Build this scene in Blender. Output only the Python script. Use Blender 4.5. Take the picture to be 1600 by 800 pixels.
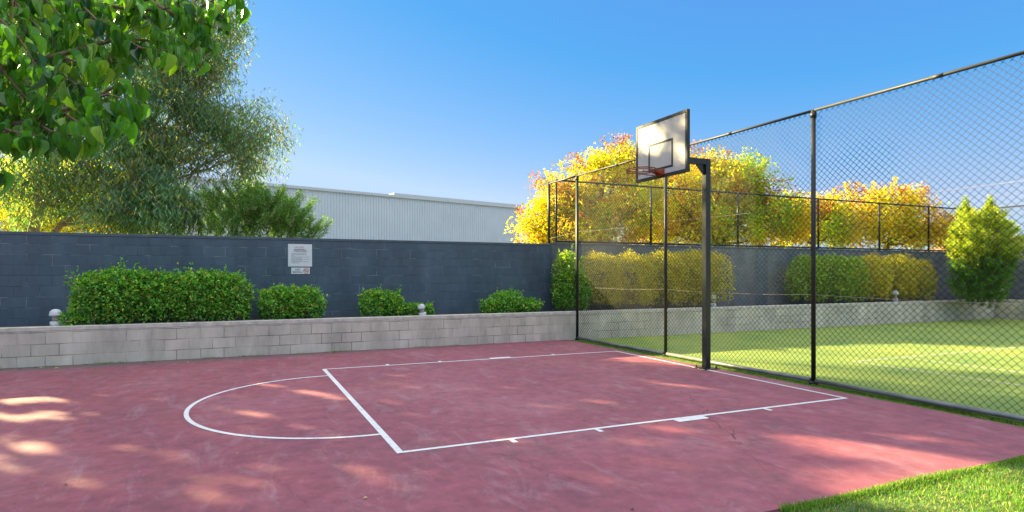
import bpy, math, random
import numpy as np
from mathutils import Vector, Matrix
R = math.radians
rng = np.random.default_rng(7)
random.seed(7)
sc = bpy.context.scene
for o in list(bpy.data.objects): bpy.data.objects.remove(o)
COL = sc.collection

# ------------------------------------------------------------------ camera
FPX, CX, YH, EYE = 915.4, 758.9, 427.5, 1.605      # focal length, principal column, horizon row (1600x800 picture), eye height
cam = bpy.data.cameras.new('camera'); co = bpy.data.objects.new('camera', cam); COL.objects.link(co)
co.location = (0, 0, EYE); co.rotation_euler = (R(90), 0, 0)
cam.sensor_width = 36; cam.lens = FPX/1600*36
cam.shift_x = (800-CX)/1600; cam.shift_y = (YH-400)/1600
cam.clip_start = 0.05; cam.clip_end = 3000
sc.camera = co

# ------------------------------------------------------------------ sky, sun, exposure
SUN_AZ, SUN_EL = 150.0, 24.0                         # azimuth counter-clockwise from +X
w = bpy.data.worlds.new('World'); sc.world = w; w.use_nodes = True
nt = w.node_tree; bg = nt.nodes['Background']
sky = nt.nodes.new('ShaderNodeTexSky'); sky.sky_type = 'NISHITA'; sky.sun_disc = False
sky.sun_elevation = R(SUN_EL); sky.sun_rotation = R(90-SUN_AZ)
sky.air_density = 1.0; sky.dust_density = 0.0; sky.ozone_density = 3.0
EXPO = 2.45; SKYS = 0.085
# deep clean blue towards the zenith: per-channel contrast of the sky colour
def wm(op, a, b):
    n = nt.nodes.new('ShaderNodeMath'); n.operation = op
    for k, v in enumerate((a, b)):
        if isinstance(v, (int, float)): n.inputs[k].default_value = v
        else: nt.links.new(v, n.inputs[k])
    return n.outputs[0]
ev = SKYS*2**EXPO
sx = nt.nodes.new('ShaderNodeSeparateColor'); nt.links.new(sky.outputs[0], sx.inputs[0])
cx = nt.nodes.new('ShaderNodeCombineColor')
nt.links.new(wm('MAXIMUM', wm('MINIMUM', wm('SUBTRACT', wm('MULTIPLY', sx.outputs[0], .245/ev), .22/ev), .56/ev), .11/ev), cx.inputs[0])
nt.links.new(wm('MINIMUM', wm('ADD', wm('MULTIPLY', sx.outputs[1], .122/ev), .14/ev), .76/ev), cx.inputs[1])
nt.links.new(wm('MULTIPLY', wm('POWER', sx.outputs[2], .25), .65/ev), cx.inputs[2])
# bright overhead cap added to the sky to fill the shade (above about 27 degrees)
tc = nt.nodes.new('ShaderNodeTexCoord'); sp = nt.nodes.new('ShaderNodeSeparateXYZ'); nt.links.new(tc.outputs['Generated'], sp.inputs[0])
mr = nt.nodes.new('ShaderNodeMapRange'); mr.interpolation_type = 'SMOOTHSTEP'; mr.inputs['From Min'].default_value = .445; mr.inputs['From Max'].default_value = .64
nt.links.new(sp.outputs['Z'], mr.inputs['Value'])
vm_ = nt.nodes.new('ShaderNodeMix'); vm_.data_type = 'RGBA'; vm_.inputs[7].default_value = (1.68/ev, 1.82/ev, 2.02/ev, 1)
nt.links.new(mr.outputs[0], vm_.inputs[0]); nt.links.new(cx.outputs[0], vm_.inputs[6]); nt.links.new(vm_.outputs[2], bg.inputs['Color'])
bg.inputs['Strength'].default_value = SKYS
sd = bpy.data.lights.new('sun', 'SUN'); so = bpy.data.objects.new('sun', sd); COL.objects.link(so)
sd.energy = 5.0; sd.angle = R(0.55); sd.color = (1.0, 0.83, 0.43)
sdir = Vector((math.cos(R(SUN_AZ))*math.cos(R(SUN_EL)), math.sin(R(SUN_AZ))*math.cos(R(SUN_EL)), math.sin(R(SUN_EL))))
so.rotation_euler = sdir.to_track_quat('Z', 'Y').to_euler(); so.location = sdir*60
sc.view_settings.view_transform = 'Standard'; sc.view_settings.look = 'None'
sc.view_settings.gamma = 1; sc.view_settings.use_curve_mapping = False
sc.view_settings.exposure = EXPO
sc.render.engine = 'CYCLES'
sc.cycles.max_bounces = 8; sc.cycles.transparent_max_bounces = 8

# ------------------------------------------------------------------ frames of the place
P0 = np.array([2.215, 14.18])                        # foot of the fence corner post
WA = R(23.0)                                         # direction of the block walls
W = np.array([math.cos(WA), math.sin(WA)]); N = np.array([-math.sin(WA), math.cos(WA)])
FA = R(-65.9); F = np.array([math.cos(FA), math.sin(FA)])
def wp(s, n, z=0.0):
    p = P0 + s*W + n*N; return Vector((p[0], p[1], z))
def fp(t, z=0.0, off=0.0):                           # along the chain-link fence, off = towards the tennis court
    p = P0 + t*F + off*np.array([-F[1], F[0]]); return Vector((p[0], p[1], z))
def s_at(px, n):                                     # where a sight line crosses a line parallel to the wall
    k = (px-CX)/FPX
    return (k*(P0[1]+n*N[1]) - P0[0] - n*N[0])/(W[0]-k*W[1])
def z_at(px, py, n):
    p = P0 + s_at(px, n)*W + n*N
    return EYE + (YH-py)*p[1]/FPX
def at(px, py, Y):                                   # a point at a known distance
    return np.array([(px-CX)/FPX*Y, Y, EYE+(YH-py)/FPX*Y])
def t_at(px):
    k = (px-CX)/FPX
    return (k*P0[1]-P0[0])/(F[0]-k*F[1])

# ------------------------------------------------------------------ object helpers
def tag(o, label=None, cat=None, group=None, kind=None):
    if label: o['label'] = label
    if cat: o['category'] = cat
    if group: o['group'] = group
    if kind: o['kind'] = kind
    return o
def empty(name, loc, rz=0.0):
    o = bpy.data.objects.new(name, None); COL.objects.link(o)
    o.location = loc; o.rotation_euler = (0, 0, rz); o.empty_display_size = .2
    return o
class MB:
    def __init__(s): s.v = []; s.f = []
    def add(s, vs, fs):
        b = len(s.v); s.v += [tuple(v) for v in vs]; s.f += [tuple(i+b for i in f) for f in fs]
    def box(s, lo, hi, M=None):
        (x0, y0, z0), (x1, y1, z1) = lo, hi
        vs = [Vector(p) for p in ((x0,y0,z0),(x1,y0,z0),(x1,y1,z0),(x0,y1,z0),(x0,y0,z1),(x1,y0,z1),(x1,y1,z1),(x0,y1,z1))]
        if M is not None: vs = [M @ v for v in vs]
        s.add(vs, [(0,3,2,1),(4,5,6,7),(0,1,5,4),(1,2,6,5),(2,3,7,6),(3,0,4,7)])
    def tube(s, pts, rad, n=8, caps=True):
        pts = [Vector(p) for p in pts]
        if not hasattr(rad, '__len__'): rad = [rad]*len(pts)
        b = len(s.v); prev = None
        for i, p in enumerate(pts):
            d = (pts[min(i+1, len(pts)-1)] - pts[max(i-1, 0)])
            d = d.normalized() if d.length > 1e-9 else Vector((0,0,1))
            if prev is None:
                a = d.orthogonal().normalized()
            else:
                a = prev - d*prev.dot(d)
                a = a.normalized() if a.length > 1e-6 else d.orthogonal().normalized()
            prev = a; c = d.cross(a)
            for k in range(n):
                t = 2*math.pi*k/n
                s.v.append(tuple(p + (a*math.cos(t)+c*math.sin(t))*rad[i]))
        for i in range(len(pts)-1):
            for k in range(n):
                k2 = (k+1) % n
                s.f.append((b+i*n+k, b+i*n+k2, b+(i+1)*n+k2, b+(i+1)*n+k))
        if caps:
            s.f.append(tuple(b+k for k in range(n))[::-1]); e = b+(len(pts)-1)*n
            s.f.append(tuple(e+k for k in range(n)))
    def lathe(s, prof, n=20, c=(0,0,0)):
        b = len(s.v)
        for r, z in prof:
            for k in range(n):
                t = 2*math.pi*k/n; s.v.append((c[0]+r*math.cos(t), c[1]+r*math.sin(t), c[2]+z))
        for i in range(len(prof)-1):
            for k in range(n):
                k2 = (k+1) % n; s.f.append((b+i*n+k, b+i*n+k2, b+(i+1)*n+k2, b+(i+1)*n+k))
        s.f.append(tuple(b+k for k in range(n))[::-1]); e = b+(len(prof)-1)*n
        s.f.append(tuple(e+k for k in range(n)))
    def build(s, name, mat, parent=None, loc=(0,0,0), rz=0.0, smooth=False, bevel=0.0):
        me = bpy.data.meshes.new(name); me.from_pydata(s.v, [], s.f); me.validate()
        if mat: me.materials.append(mat)
        if smooth:
            me.polygons.foreach_set('use_smooth', [len(p.vertices) <= 4 for p in me.polygons])
        o = bpy.data.objects.new(name, me); COL.objects.link(o); o.location = loc; o.rotation_euler = (0, 0, rz)
        if parent: o.parent = parent
        if bevel:
            m = o.modifiers.new('bevel', 'BEVEL'); m.width = bevel; m.segments = 2; m.limit_method = 'ANGLE'
        return o
def np_mesh(name, V, Fc, mat, parent=None, cols=None, loc=(0,0,0), smooth=False):
    """V (n,3), Fc (m,k) constant face size, cols (n,3)"""
    me = bpy.data.meshes.new(name); V = np.asarray(V, np.float32); Fc = np.asarray(Fc, np.int32); k = Fc.shape[1]
    me.vertices.add(len(V)); me.vertices.foreach_set('co', V.ravel())
    me.loops.add(Fc.size); me.loops.foreach_set('vertex_index', Fc.ravel())
    me.polygons.add(len(Fc)); me.polygons.foreach_set('loop_start', np.arange(0, Fc.size, k, dtype=np.int32))
    me.update(calc_edges=True)
    if smooth: me.polygons.foreach_set('use_smooth', np.ones(len(Fc), bool))
    if cols is not None:
        a = me.attributes.new('leafcol', 'FLOAT_COLOR', 'POINT')
        c = np.ones((len(V), 4), np.float32); c[:, :3] = cols; a.data.foreach_set('color', c.ravel())
    if mat: me.materials.append(mat)
    o = bpy.data.objects.new(name, me); COL.objects.link(o); o.location = loc
    if parent: o.parent = parent
    return o
def unit(a): return a/np.maximum(np.linalg.norm(a, axis=-1, keepdims=True), 1e-9)

# ------------------------------------------------------------------ materials
def mat(name):
    m = bpy.data.materials.new(name); m.use_nodes = True
    return m, m.node_tree.nodes, m.node_tree.links, m.node_tree.nodes['Principled BSDF']
def simple(name, col, rough=.6, metal=0.0, noise=0.12, nscale=8.0, bump=0.0, bscale=60.0):
    m, n, l, p = mat(name)
    p.inputs['Roughness'].default_value = rough; p.inputs['Metallic'].default_value = metal
    tc = n.new('ShaderNodeTexCoord'); no = n.new('ShaderNodeTexNoise'); no.inputs['Scale'].default_value = nscale; no.inputs['Detail'].default_value = 6
    l.new(tc.outputs['Object'], no.inputs['Vector'])
    r = n.new('ShaderNodeValToRGB'); e = r.color_ramp.elements
    e[0].position = .3; e[1].position = .7
    e[0].color = (*[c*(1-noise) for c in col], 1); e[1].color = (*[min(1, c*(1+noise)) for c in col], 1)
    l.new(no.outputs['Fac'], r.inputs['Fac']); l.new(r.outputs['Color'], p.inputs['Base Color'])
    if bump:
        n2 = n.new('ShaderNodeTexNoise'); n2.inputs['Scale'].default_value = bscale; n2.inputs['Detail'].default_value = 4
        l.new(tc.outputs['Object'], n2.inputs['Vector'])
        b = n.new('ShaderNodeBump'); b.inputs['Strength'].default_value = bump; b.inputs['Distance'].default_value = .01
        l.new(n2.outputs['Fac'], b.inputs['Height']); l.new(b.outputs['Normal'], p.inputs['Normal'])
    return m
def leafmat(name, trans=.35, rough=.45, boost=(1.5, 1.5, .8), spec=.4):
    m, n, l, p = mat(name)
    a = n.new('ShaderNodeAttribute'); a.attribute_name = 'leafcol'
    p.inputs['Roughness'].default_value = rough; p.inputs['Specular IOR Level'].default_value = spec
    l.new(a.outputs['Color'], p.inputs['Base Color'])
    mu = n.new('ShaderNodeMix'); mu.data_type = 'RGBA'; mu.blend_type = 'MULTIPLY'; mu.inputs[0].default_value = 1
    mu.clamp_result = True
    l.new(a.outputs['Color'], mu.inputs[6]); mu.inputs[7].default_value = (*boost, 1)
    t = n.new('ShaderNodeBsdfTranslucent'); l.new(mu.outputs[2], t.inputs['Color'])
    mx = n.new('ShaderNodeMixShader'); mx.inputs[0].default_value = trans
    l.new(p.outputs[0], mx.inputs[1]); l.new(t.outputs[0], mx.inputs[2])
    l.new(mx.outputs[0], n['Material Output'].inputs['Surface'])
    return m
def blockmat(name, c1, c2, mort, painted=False, off=0.0, rough=.85):
    """concrete blockwork 400 x 200 laid in object x / z"""
    m, n, l, p = mat(name); p.inputs['Roughness'].default_value = rough
    tc = n.new('ShaderNodeTexCoord'); sp = n.new('ShaderNodeSeparateXYZ'); cb = n.new('ShaderNodeCombineXYZ')
    l.new(tc.outputs['Object'], sp.inputs[0]); l.new(sp.outputs['X'], cb.inputs['X'])
    ad = n.new('ShaderNodeMath'); ad.operation = 'ADD'; ad.inputs[1].default_value = off
    l.new(sp.outputs['Z'], ad.inputs[0]); l.new(ad.outputs[0], cb.inputs['Y'])
    # slightly wandering joints
    wn = n.new('ShaderNodeTexNoise'); wn.inputs['Scale'].default_value = 4; wn.inputs['Detail'].default_value = 3
    l.new(tc.outputs['Object'], wn.inputs['Vector'])
    vm = n.new('ShaderNodeVectorMath'); vm.operation = 'MULTIPLY_ADD'; vm.inputs[1].default_value = (.012, .012, 0)
    l.new(wn.outputs['Color'], vm.inputs[0]); l.new(cb.outputs[0], vm.inputs[2])
    br = n.new('ShaderNodeTexBrick'); br.inputs['Scale'].default_value = 1
    br.inputs['Brick Width'].default_value = .4; br.inputs['Row Height'].default_value = .2
    br.inputs['Mortar Size'].default_value = .006; br.inputs['Mortar Smooth'].default_value = .3
    br.inputs['Color1'].default_value = (*c1, 1); br.inputs['Color2'].default_value = (*c2, 1); br.inputs['Mortar'].default_value = (*mort, 1)
    l.new(vm.outputs[0], br.inputs['Vector'])
    # patchy joints: some joints are filled flush, some open
    jn = n.new('ShaderNodeTexNoise'); jn.inputs['Scale'].default_value = 1.7; jn.inputs['Detail'].default_value = 3
    l.new(tc.outputs['Object'], jn.inputs['Vector'])
    jr = n.new('ShaderNodeValToRGB'); jr.color_ramp.elements[0].position = .42; jr.color_ramp.elements[1].position = .6
    l.new(jn.outputs['Fac'], jr.inputs['Fac'])
    br2 = n.new('ShaderNodeTexBrick'); br2.inputs['Scale'].default_value = 1
    for k in ('Brick Width', 'Row Height'): br2.inputs[k].default_value = br.inputs[k].default_value
    br2.inputs['Mortar Size'].default_value = .006; br2.inputs['Mortar Smooth'].default_value = .3
    br2.inputs['Color1'].default_value = (*c1, 1); br2.inputs['Color2'].default_value = (*c2, 1)
    br2.inputs['Mortar'].default_value = (*[(a+b)/2 for a, b in zip(c1, c2)], 1)
    l.new(vm.outputs[0], br2.inputs['Vector'])
    mj = n.new('ShaderNodeMix'); mj.data_type = 'RGBA'
    l.new(jr.outputs['Color'], mj.inputs[0]); l.new(br2.outputs['Color'], mj.inputs[6]); l.new(br.outputs['Color'], mj.inputs[7])
    # grime
    gn = n.new('ShaderNodeTexNoise'); gn.inputs['Scale'].default_value = 2.2; gn.inputs['Detail'].default_value = 8; gn.inputs['Roughness'].default_value = .65
    mp = n.new('ShaderNodeMapping'); mp.inputs['Scale'].default_value = (1, 1, .35)
    l.new(tc.outputs['Object'], mp.inputs[0]); l.new(mp.outputs[0], gn.inputs['Vector'])
    gr = n.new('ShaderNodeValToRGB'); gr.color_ramp.elements[0].position = .3; gr.color_ramp.elements[1].position = .72
    gr.color_ramp.elements[0].color = (.62, .62, .62, 1); gr.color_ramp.elements[1].color = (1.14, 1.14, 1.12, 1)
    l.new(gn.outputs['Fac'], gr.inputs['Fac'])
    mm = n.new('ShaderNodeMix'); mm.data_type = 'RGBA'; mm.blend_type = 'MULTIPLY'; mm.inputs[0].default_value = 1
    l.new(mj.outputs[2], mm.inputs[6]); l.new(gr.outputs['Color'], mm.inputs[7])
    last = mm.outputs[2]
    if painted:   # pale efflorescence along some joints, scuffs
        sn = n.new('ShaderNodeTexNoise'); sn.inputs['Scale'].default_value = 3.1; sn.inputs['Detail'].default_value = 5
        l.new(tc.outputs['Object'], sn.inputs['Vector'])
        sr = n.new('ShaderNodeValToRGB'); sr.color_ramp.elements[0].position = .5; sr.color_ramp.elements[1].position = .66
        l.new(sn.outputs['Fac'], sr.inputs['Fac'])
        m1 = n.new('ShaderNodeMath'); m1.operation = 'MULTIPLY'; l.new(sr.outputs['Color'], m1.inputs[0]); l.new(br.outputs['Fac'], m1.inputs[1])
        m2 = n.new('ShaderNodeMath'); m2.operation = 'MULTIPLY'; m2.inputs[1].default_value = .6; l.new(m1.outputs[0], m2.inputs[0])
        mx = n.new('ShaderNodeMix'); mx.data_type = 'RGBA'; mx.inputs[7].default_value = (.35, .36, .36, 1)
        l.new(m2.outputs[0], mx.inputs[0]); l.new(last, mx.inputs[6]); last = mx.outputs[2]
    l.new(last, p.inputs['Base Color'])
    fn = n.new('ShaderNodeTexNoise'); fn.inputs['Scale'].default_value = 90; fn.inputs['Detail'].default_value = 3
    l.new(tc.outputs['Object'], fn.inputs['Vector'])
    hm = n.new('ShaderNodeMath'); hm.operation = 'MULTIPLY_ADD'; hm.inputs[1].default_value = -1.0
    fs = n.new('ShaderNodeMath'); fs.operation = 'MULTIPLY'; fs.inputs[1].default_value = .22; l.new(fn.outputs['Fac'], fs.inputs[0])
    l.new(br.outputs['Fac'], hm.inputs[0]); l.new(fs.outputs[0], hm.inputs[2])
    b = n.new('ShaderNodeBump'); b.inputs['Strength'].default_value = .7; b.inputs['Distance'].default_value = .006
    l.new(hm.outputs[0], b.inputs['Height']); l.new(b.outputs['Normal'], p.inputs['Normal'])
    return m
def courtmat():
    m, n, l, p = mat('acrylic_court'); p.inputs['Roughness'].default_value = .75
    tc = n.new('ShaderNodeTexCoord')
    def noise(sc_, det, rough=.6, scale=None, dist=0):
        no = n.new('ShaderNodeTexNoise'); no.inputs['Scale'].default_value = sc_; no.inputs['Detail'].default_value = det
        no.inputs['Roughness'].default_value = rough; no.inputs['Distortion'].default_value = dist
        if scale:
            mp = n.new('ShaderNodeMapping'); mp.inputs['Scale'].default_value = scale; mp.inputs['Rotation'].default_value = (0, 0, .3)
            l.new(tc.outputs['Object'], mp.inputs[0]); l.new(mp.outputs[0], no.inputs['Vector'])
        else: l.new(tc.outputs['Object'], no.inputs['Vector'])
        return no
    a = noise(.55, 8, .62)
    r = n.new('ShaderNodeValToRGB'); e = r.color_ramp.elements
    e[0].position = .3; e[0].color = (.205, .056, .082, 1); e[1].position = .7; e[1].color = (.30, .105, .130, 1)
    x = e.new(.5); x.color = (.262, .066, .090, 1)
    l.new(a.outputs['Fac'], r.inputs['Fac'])
    # chalky wear
    c = noise(3.6, 11, .76, (1, .35, 1), .9)
    cr = n.new('ShaderNodeValToRGB'); cr.color_ramp.elements[0].position = .52; cr.color_ramp.elements[1].position = .8
    cr.color_ramp.elements[1].color = (.7, .7, .7, 1)
    l.new(c.outputs['Fac'], cr.inputs['Fac'])
    m1 = n.new('ShaderNodeMix'); m1.data_type = 'RGBA'; m1.inputs[7].default_value = (.36, .235, .265, 1)
    l.new(cr.outputs['Color'], m1.inputs[0]); l.new(r.outputs['Color'], m1.inputs[6])
    # dark grime stains
    g = noise(.9, 7, .65); gr = n.new('ShaderNodeValToRGB'); gr.color_ramp.elements[0].position = .56; gr.color_ramp.elements[1].position = .78
    gr.color_ramp.elements[1].color = (.55, .55, .55, 1)
    l.new(g.outputs['Fac'], gr.inputs['Fac'])
    m2 = n.new('ShaderNodeMix'); m2.data_type = 'RGBA'; m2.inputs[7].default_value = (.16, .09, .085, 1)
    l.new(gr.outputs['Color'], m2.inputs[0]); l.new(m1.outputs[2], m2.inputs[6])
    # speckle
    s = noise(170, 2, .5); sr = n.new('ShaderNodeValToRGB'); sr.color_ramp.elements[0].position = .3; sr.color_ramp.elements[1].position = .7
    sr.color_ramp.elements[0].color = (.8, .8, .8, 1); sr.color_ramp.elements[1].color = (1.15, 1.15, 1.15, 1)
    l.new(s.outputs['Fac'], sr.inputs['Fac'])
    m3 = n.new('ShaderNodeMix'); m3.data_type = 'RGBA'; m3.blend_type = 'MULTIPLY'; m3.inputs[0].default_value = 1
    l.new(m2.outputs[2], m3.inputs[6]); l.new(sr.outputs['Color'], m3.inputs[7]); l.new(m3.outputs[2], p.inputs['Base Color'])
    # mid-size blotches and dirt washed against the foot of the low wall
    q = noise(5.5, 10, .72); qr = n.new('ShaderNodeValToRGB'); qr.color_ramp.elements[0].position = .32; qr.color_ramp.elements[1].position = .68
    qr.color_ramp.elements[0].color = (.70, .68, .70, 1); qr.color_ramp.elements[1].color = (1.22, 1.22, 1.20, 1)
    l.new(q.outputs['Fac'], qr.inputs['Fac'])
    m4 = n.new('ShaderNodeMix'); m4.data_type = 'RGBA'; m4.blend_type = 'MULTIPLY'; m4.inputs[0].default_value = 1
    l.new(m3.outputs[2], m4.inputs[6]); l.new(qr.outputs['Color'], m4.inputs[7])
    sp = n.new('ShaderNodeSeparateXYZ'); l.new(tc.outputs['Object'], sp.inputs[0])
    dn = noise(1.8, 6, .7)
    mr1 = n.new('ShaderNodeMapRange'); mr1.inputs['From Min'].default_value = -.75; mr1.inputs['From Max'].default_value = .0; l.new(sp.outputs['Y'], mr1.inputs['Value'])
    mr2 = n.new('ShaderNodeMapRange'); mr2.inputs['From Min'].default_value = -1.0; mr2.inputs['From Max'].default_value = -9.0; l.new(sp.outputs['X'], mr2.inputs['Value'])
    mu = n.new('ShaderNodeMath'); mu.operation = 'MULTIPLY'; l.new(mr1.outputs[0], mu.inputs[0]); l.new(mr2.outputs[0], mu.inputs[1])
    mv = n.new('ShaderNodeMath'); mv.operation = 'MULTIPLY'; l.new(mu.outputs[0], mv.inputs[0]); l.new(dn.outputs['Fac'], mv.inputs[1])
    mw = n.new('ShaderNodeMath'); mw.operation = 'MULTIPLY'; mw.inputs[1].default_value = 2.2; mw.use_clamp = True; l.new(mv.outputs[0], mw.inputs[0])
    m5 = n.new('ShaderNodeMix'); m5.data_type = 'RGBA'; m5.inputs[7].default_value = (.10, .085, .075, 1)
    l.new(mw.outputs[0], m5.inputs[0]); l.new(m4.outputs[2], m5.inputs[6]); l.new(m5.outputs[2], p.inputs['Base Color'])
    b = n.new('ShaderNodeBump'); b.inputs['Strength'].default_value = .35; b.inputs['Distance'].default_value = .004
    l.new(s.outputs['Fac'], b.inputs['Height']); l.new(b.outputs['Normal'], p.inputs['Normal'])
    return m
def linemat():
    m, n, l, p = mat('line_paint'); p.inputs['Roughness'].default_value = .7
    tc = n.new('ShaderNodeTexCoord'); no = n.new('ShaderNodeTexNoise'); no.inputs['Scale'].default_value = 14; no.inputs['Detail'].default_value = 9; no.inputs['Roughness'].default_value = .75
    l.new(tc.outputs['Object'], no.inputs['Vector'])
    r = n.new('ShaderNodeValToRGB'); e = r.color_ramp.elements
    e[0].position = .3; e[0].color = (.42, .24, .25, 1); e[1].position = .46; e[1].color = (.66, .64, .64, 1)
    l.new(no.outputs['Fac'], r.inputs['Fac']); l.new(r.outputs['Color'], p.inputs['Base Color'])
    return m
M_court = courtmat(); M_line = linemat()
M_planter = blockmat('bare_block', (.57, .50, .395), (.65, .57, .455), (.17, .15, .125))
M_dark = blockmat('painted_block', (.062, .096, .128), (.078, .114, .148), (.046, .070, .094), painted=True, off=.03, rough=.6)
M_cap = simple('render_cap', (.54, .485, .40), .85, noise=.25, nscale=6, bump=.4)
M_darkcap = simple('painted_cap', (.070, .096, .118), .6, noise=.2, nscale=6, bump=.3)
M_soil = simple('soil', (.07, .045, .03), .95, noise=.5, nscale=12, bump=1, bscale=25)
M_ground = simple('dry_ground', (.12, .12, .06), .95, noise=.4, nscale=.6, bump=.6, bscale=8)
M_lawnbase = simple('lawn_soil', (.075, .10, .03), .95, noise=.5, nscale=9, bump=1, bscale=60)
M_post = simple('fence_paint', (.014, .014, .013), .5, noise=.3, nscale=5)
M_rail = simple('fence_pipe', (.022, .021, .020), .55, metal=0, noise=.55, nscale=3.5)
M_pipe = simple('grey_pipe', (.17, .17, .17), .42, metal=.3, noise=.35, nscale=4)
M_wire = simple('coated_wire', (.012, .013, .013), .6, noise=.2)
M_tension = simple('galvanised_wire', (.26, .23, .21), .45, metal=.4, noise=.2)
M_bpost = simple('post_steel', (.018, .021, .023), .28, noise=.3, nscale=7)
M_frame = simple('board_frame', (.022, .024, .026), .65, noise=.25, nscale=9)
M_board = simple('board_face', (.50, .465, .43), .55, noise=.08, nscale=3)
M_rim = simple('rim_orange', (.38, .065, .02), .5, noise=.35, nscale=20)
M_rimdark = simple('rim_rust', (.20, .05, .025), .6, noise=.4, nscale=25)
M_white = simple('white_plastic', (.55, .56, .56), .45, noise=.12, nscale=9)
M_lens = simple('lamp_glass', (.40, .33, .28), .3, noise=.2)
M_sign = simple('sign_white', (.68, .70, .68), .45, noise=.05, nscale=5)
M_ink = simple('sign_ink', (.10, .11, .11), .6, noise=.1)
M_fine = simple('sign_fine_print', (.28, .30, .29), .6, noise=.1)
M_red = simple('sign_red', (.6, .06, .06), .6, noise=.05)
M_clad = simple('wall_cladding', (.62, .66, .68), .5, noise=.05, nscale=.5)
M_trim = simple('cladding_trim', (.58, .60, .61), .5, noise=.05)
M_barkL = simple('pale_bark', (.33, .25, .17), .9, noise=.45, nscale=6, bump=.8, bscale=20)
M_barkB = simple('brown_bark', (.16, .10, .06), .9, noise=.45, nscale=8, bump=.8, bscale=30)
M_leafE = leafmat('eucalypt_leaf', .42, .5, (1.6, 1.5, .7))
M_leafY = leafmat('autumn_leaf', .55, .5, (1.35, 1.3, .5))
M_leafH = leafmat('hedge_leaf', .35, .38, (1.5, 1.6, .6))
M_leafG = leafmat('glossy_leaf', .36, .24, (1.5, 1.6, .5), spec=.55)
M_grass = leafmat('grass_blade', .4, .5, (1.6, 1.5, .5))
M_litter = leafmat('litter_leaf', .1, .7, (1, 1, 1))
def turfmat():
    m, n, l, p = mat('synthetic_turf'); p.inputs['Roughness'].default_value = .9
    tc = n.new('ShaderNodeTexCoord'); no = n.new('ShaderNodeTexNoise'); no.inputs['Scale'].default_value = .8; no.inputs['Detail'].default_value = 8; no.inputs['Roughness'].default_value = .7
    l.new(tc.outputs['Object'], no.inputs['Vector'])
    r = n.new('ShaderNodeValToRGB'); e = r.color_ramp.elements
    e[0].position = .3; e[0].color = (.145, .25, .05, 1); e[1].position = .7; e[1].color = (.31, .37, .055, 1)
    l.new(no.outputs['Fac'], r.inputs['Fac'])
    n2 = n.new('ShaderNodeTexNoise'); n2.inputs['Scale'].default_value = 140; n2.inputs['Detail'].default_value = 2
    l.new(tc.outputs['Object'], n2.inputs['Vector'])
    s = n.new('ShaderNodeValToRGB'); s.color_ramp.elements[0].position = .3; s.color_ramp.elements[1].position = .7
    s.color_ramp.elements[0].color = (.6, .6, .6, 1); s.color_ramp.elements[1].color = (1.3, 1.3, 1.3, 1)
    l.new(n2.outputs['Fac'], s.inputs['Fac'])
    mm = n.new('ShaderNodeMix'); mm.data_type = 'RGBA'; mm.blend_type = 'MULTIPLY'; mm.inputs[0].default_value = 1
    l.new(r.outputs['Color'], mm.inputs[6]); l.new(s.outputs['Color'], mm.inputs[7]); l.new(mm.outputs[2], p.inputs['Base Color'])
    b = n.new('ShaderNodeBump'); b.inputs['Strength'].default_value = 1; b.inputs['Distance'].default_value = .012
    l.new(n2.outputs['Fac'], b.inputs['Height']); l.new(b.outputs['Normal'], p.inputs['Normal'])
    return m
M_turf = turfmat()

# ------------------------------------------------------------------ ground, court, turf
def sheet(name, corners, m, z, kind='structure', parent=None):
    """corners in (s, n); the object's own axes follow the walls"""
    b = MB(); b.add([(s, n, 0) for s, n in corners], [tuple(range(len(corners)))])
    o = b.build(name, m, parent, (P0[0], P0[1], z) if not parent else (0, 0, z), WA if not parent else 0)
    if kind and not parent: tag(o, kind=kind)
    return o
b = MB(); b.add([(-400,-400,0),(400,-400,0),(400,400,0),(-400,400,0)], [(0,1,2,3)])
tag(b.build('ground', M_ground, None, (0, 60, -.06)), kind='structure')
sheet('lawn', [(-30,-30),(.02,-30),(.02,-.01),(-.6,-.01),(-.6,-9.2),(-30,-9.2)], M_lawnbase, 0)
def fs(n_, off): return .0192*-n_ + off              # fence line expressed as s for a given n
T = sheet('tennis_turf', [(fs(-30,.06),-30),(20,-30),(17.4,-.002),(fs(0,.06),-.002)], M_turf, .004)
# red acrylic slab
cs = MB()
cor = [(-17,-9.32),(fs(-9.32,-.27),-9.32),(fs(-.01,-.30),-.004),(-17,-.004)]
cs.add([(s, n, -.06) for s, n in cor]+[(s, n, .018) for s, n in cor], [(4,5,6,7),(0,1,5,4),(1,2,6,5),(2,3,7,6),(3,0,4,7)])
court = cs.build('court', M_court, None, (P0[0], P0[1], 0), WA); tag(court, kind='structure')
LZ = .0215
def strip(name, pts, wd, m=M_line, z=LZ, closed=False):
    """flat painted strip following a poly-line in (s, n)"""
    pts = [np.array(p, float) for p in pts]; b = MB(); vs = []
    for i, p in enumerate(pts):
        d = pts[min(i+1, len(pts)-1)]-pts[max(i-1, 0)]; d /= np.linalg.norm(d); q = np.array([-d[1], d[0]])*wd/2
        vs += [(*(p+q), 0), (*(p-q), 0)]
    b.add(vs, [(2*i, 2*i+1, 2*i+3, 2*i+2) for i in range(len(pts)-1)])
    return b.build(name, m, court, (0, 0, z))
S0, S1, N0, N1, LW = -.45, -6.25, -2.21, -7.11, .05
h = LW/2
strip('baseline', [(S0, N0+h), (S0, N1-h)], LW)
strip('free_throw_line', [(S1, N0+h), (S1, N1-h)], LW*1.25)
strip('lane_line', [(S1+h*1.3, N0), (S0-h, N0)], LW)
strip('lane_line', [(S1+h*1.3, N1), (S0-h, N1)], LW)
cn = (N0+N1)/2
strip('free_throw_arc', [(S1-h*1.3-1.83*math.sin(math.pi*i/64), cn+1.80*math.cos(math.pi*i/64)) for i in range(65)], LW)
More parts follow.
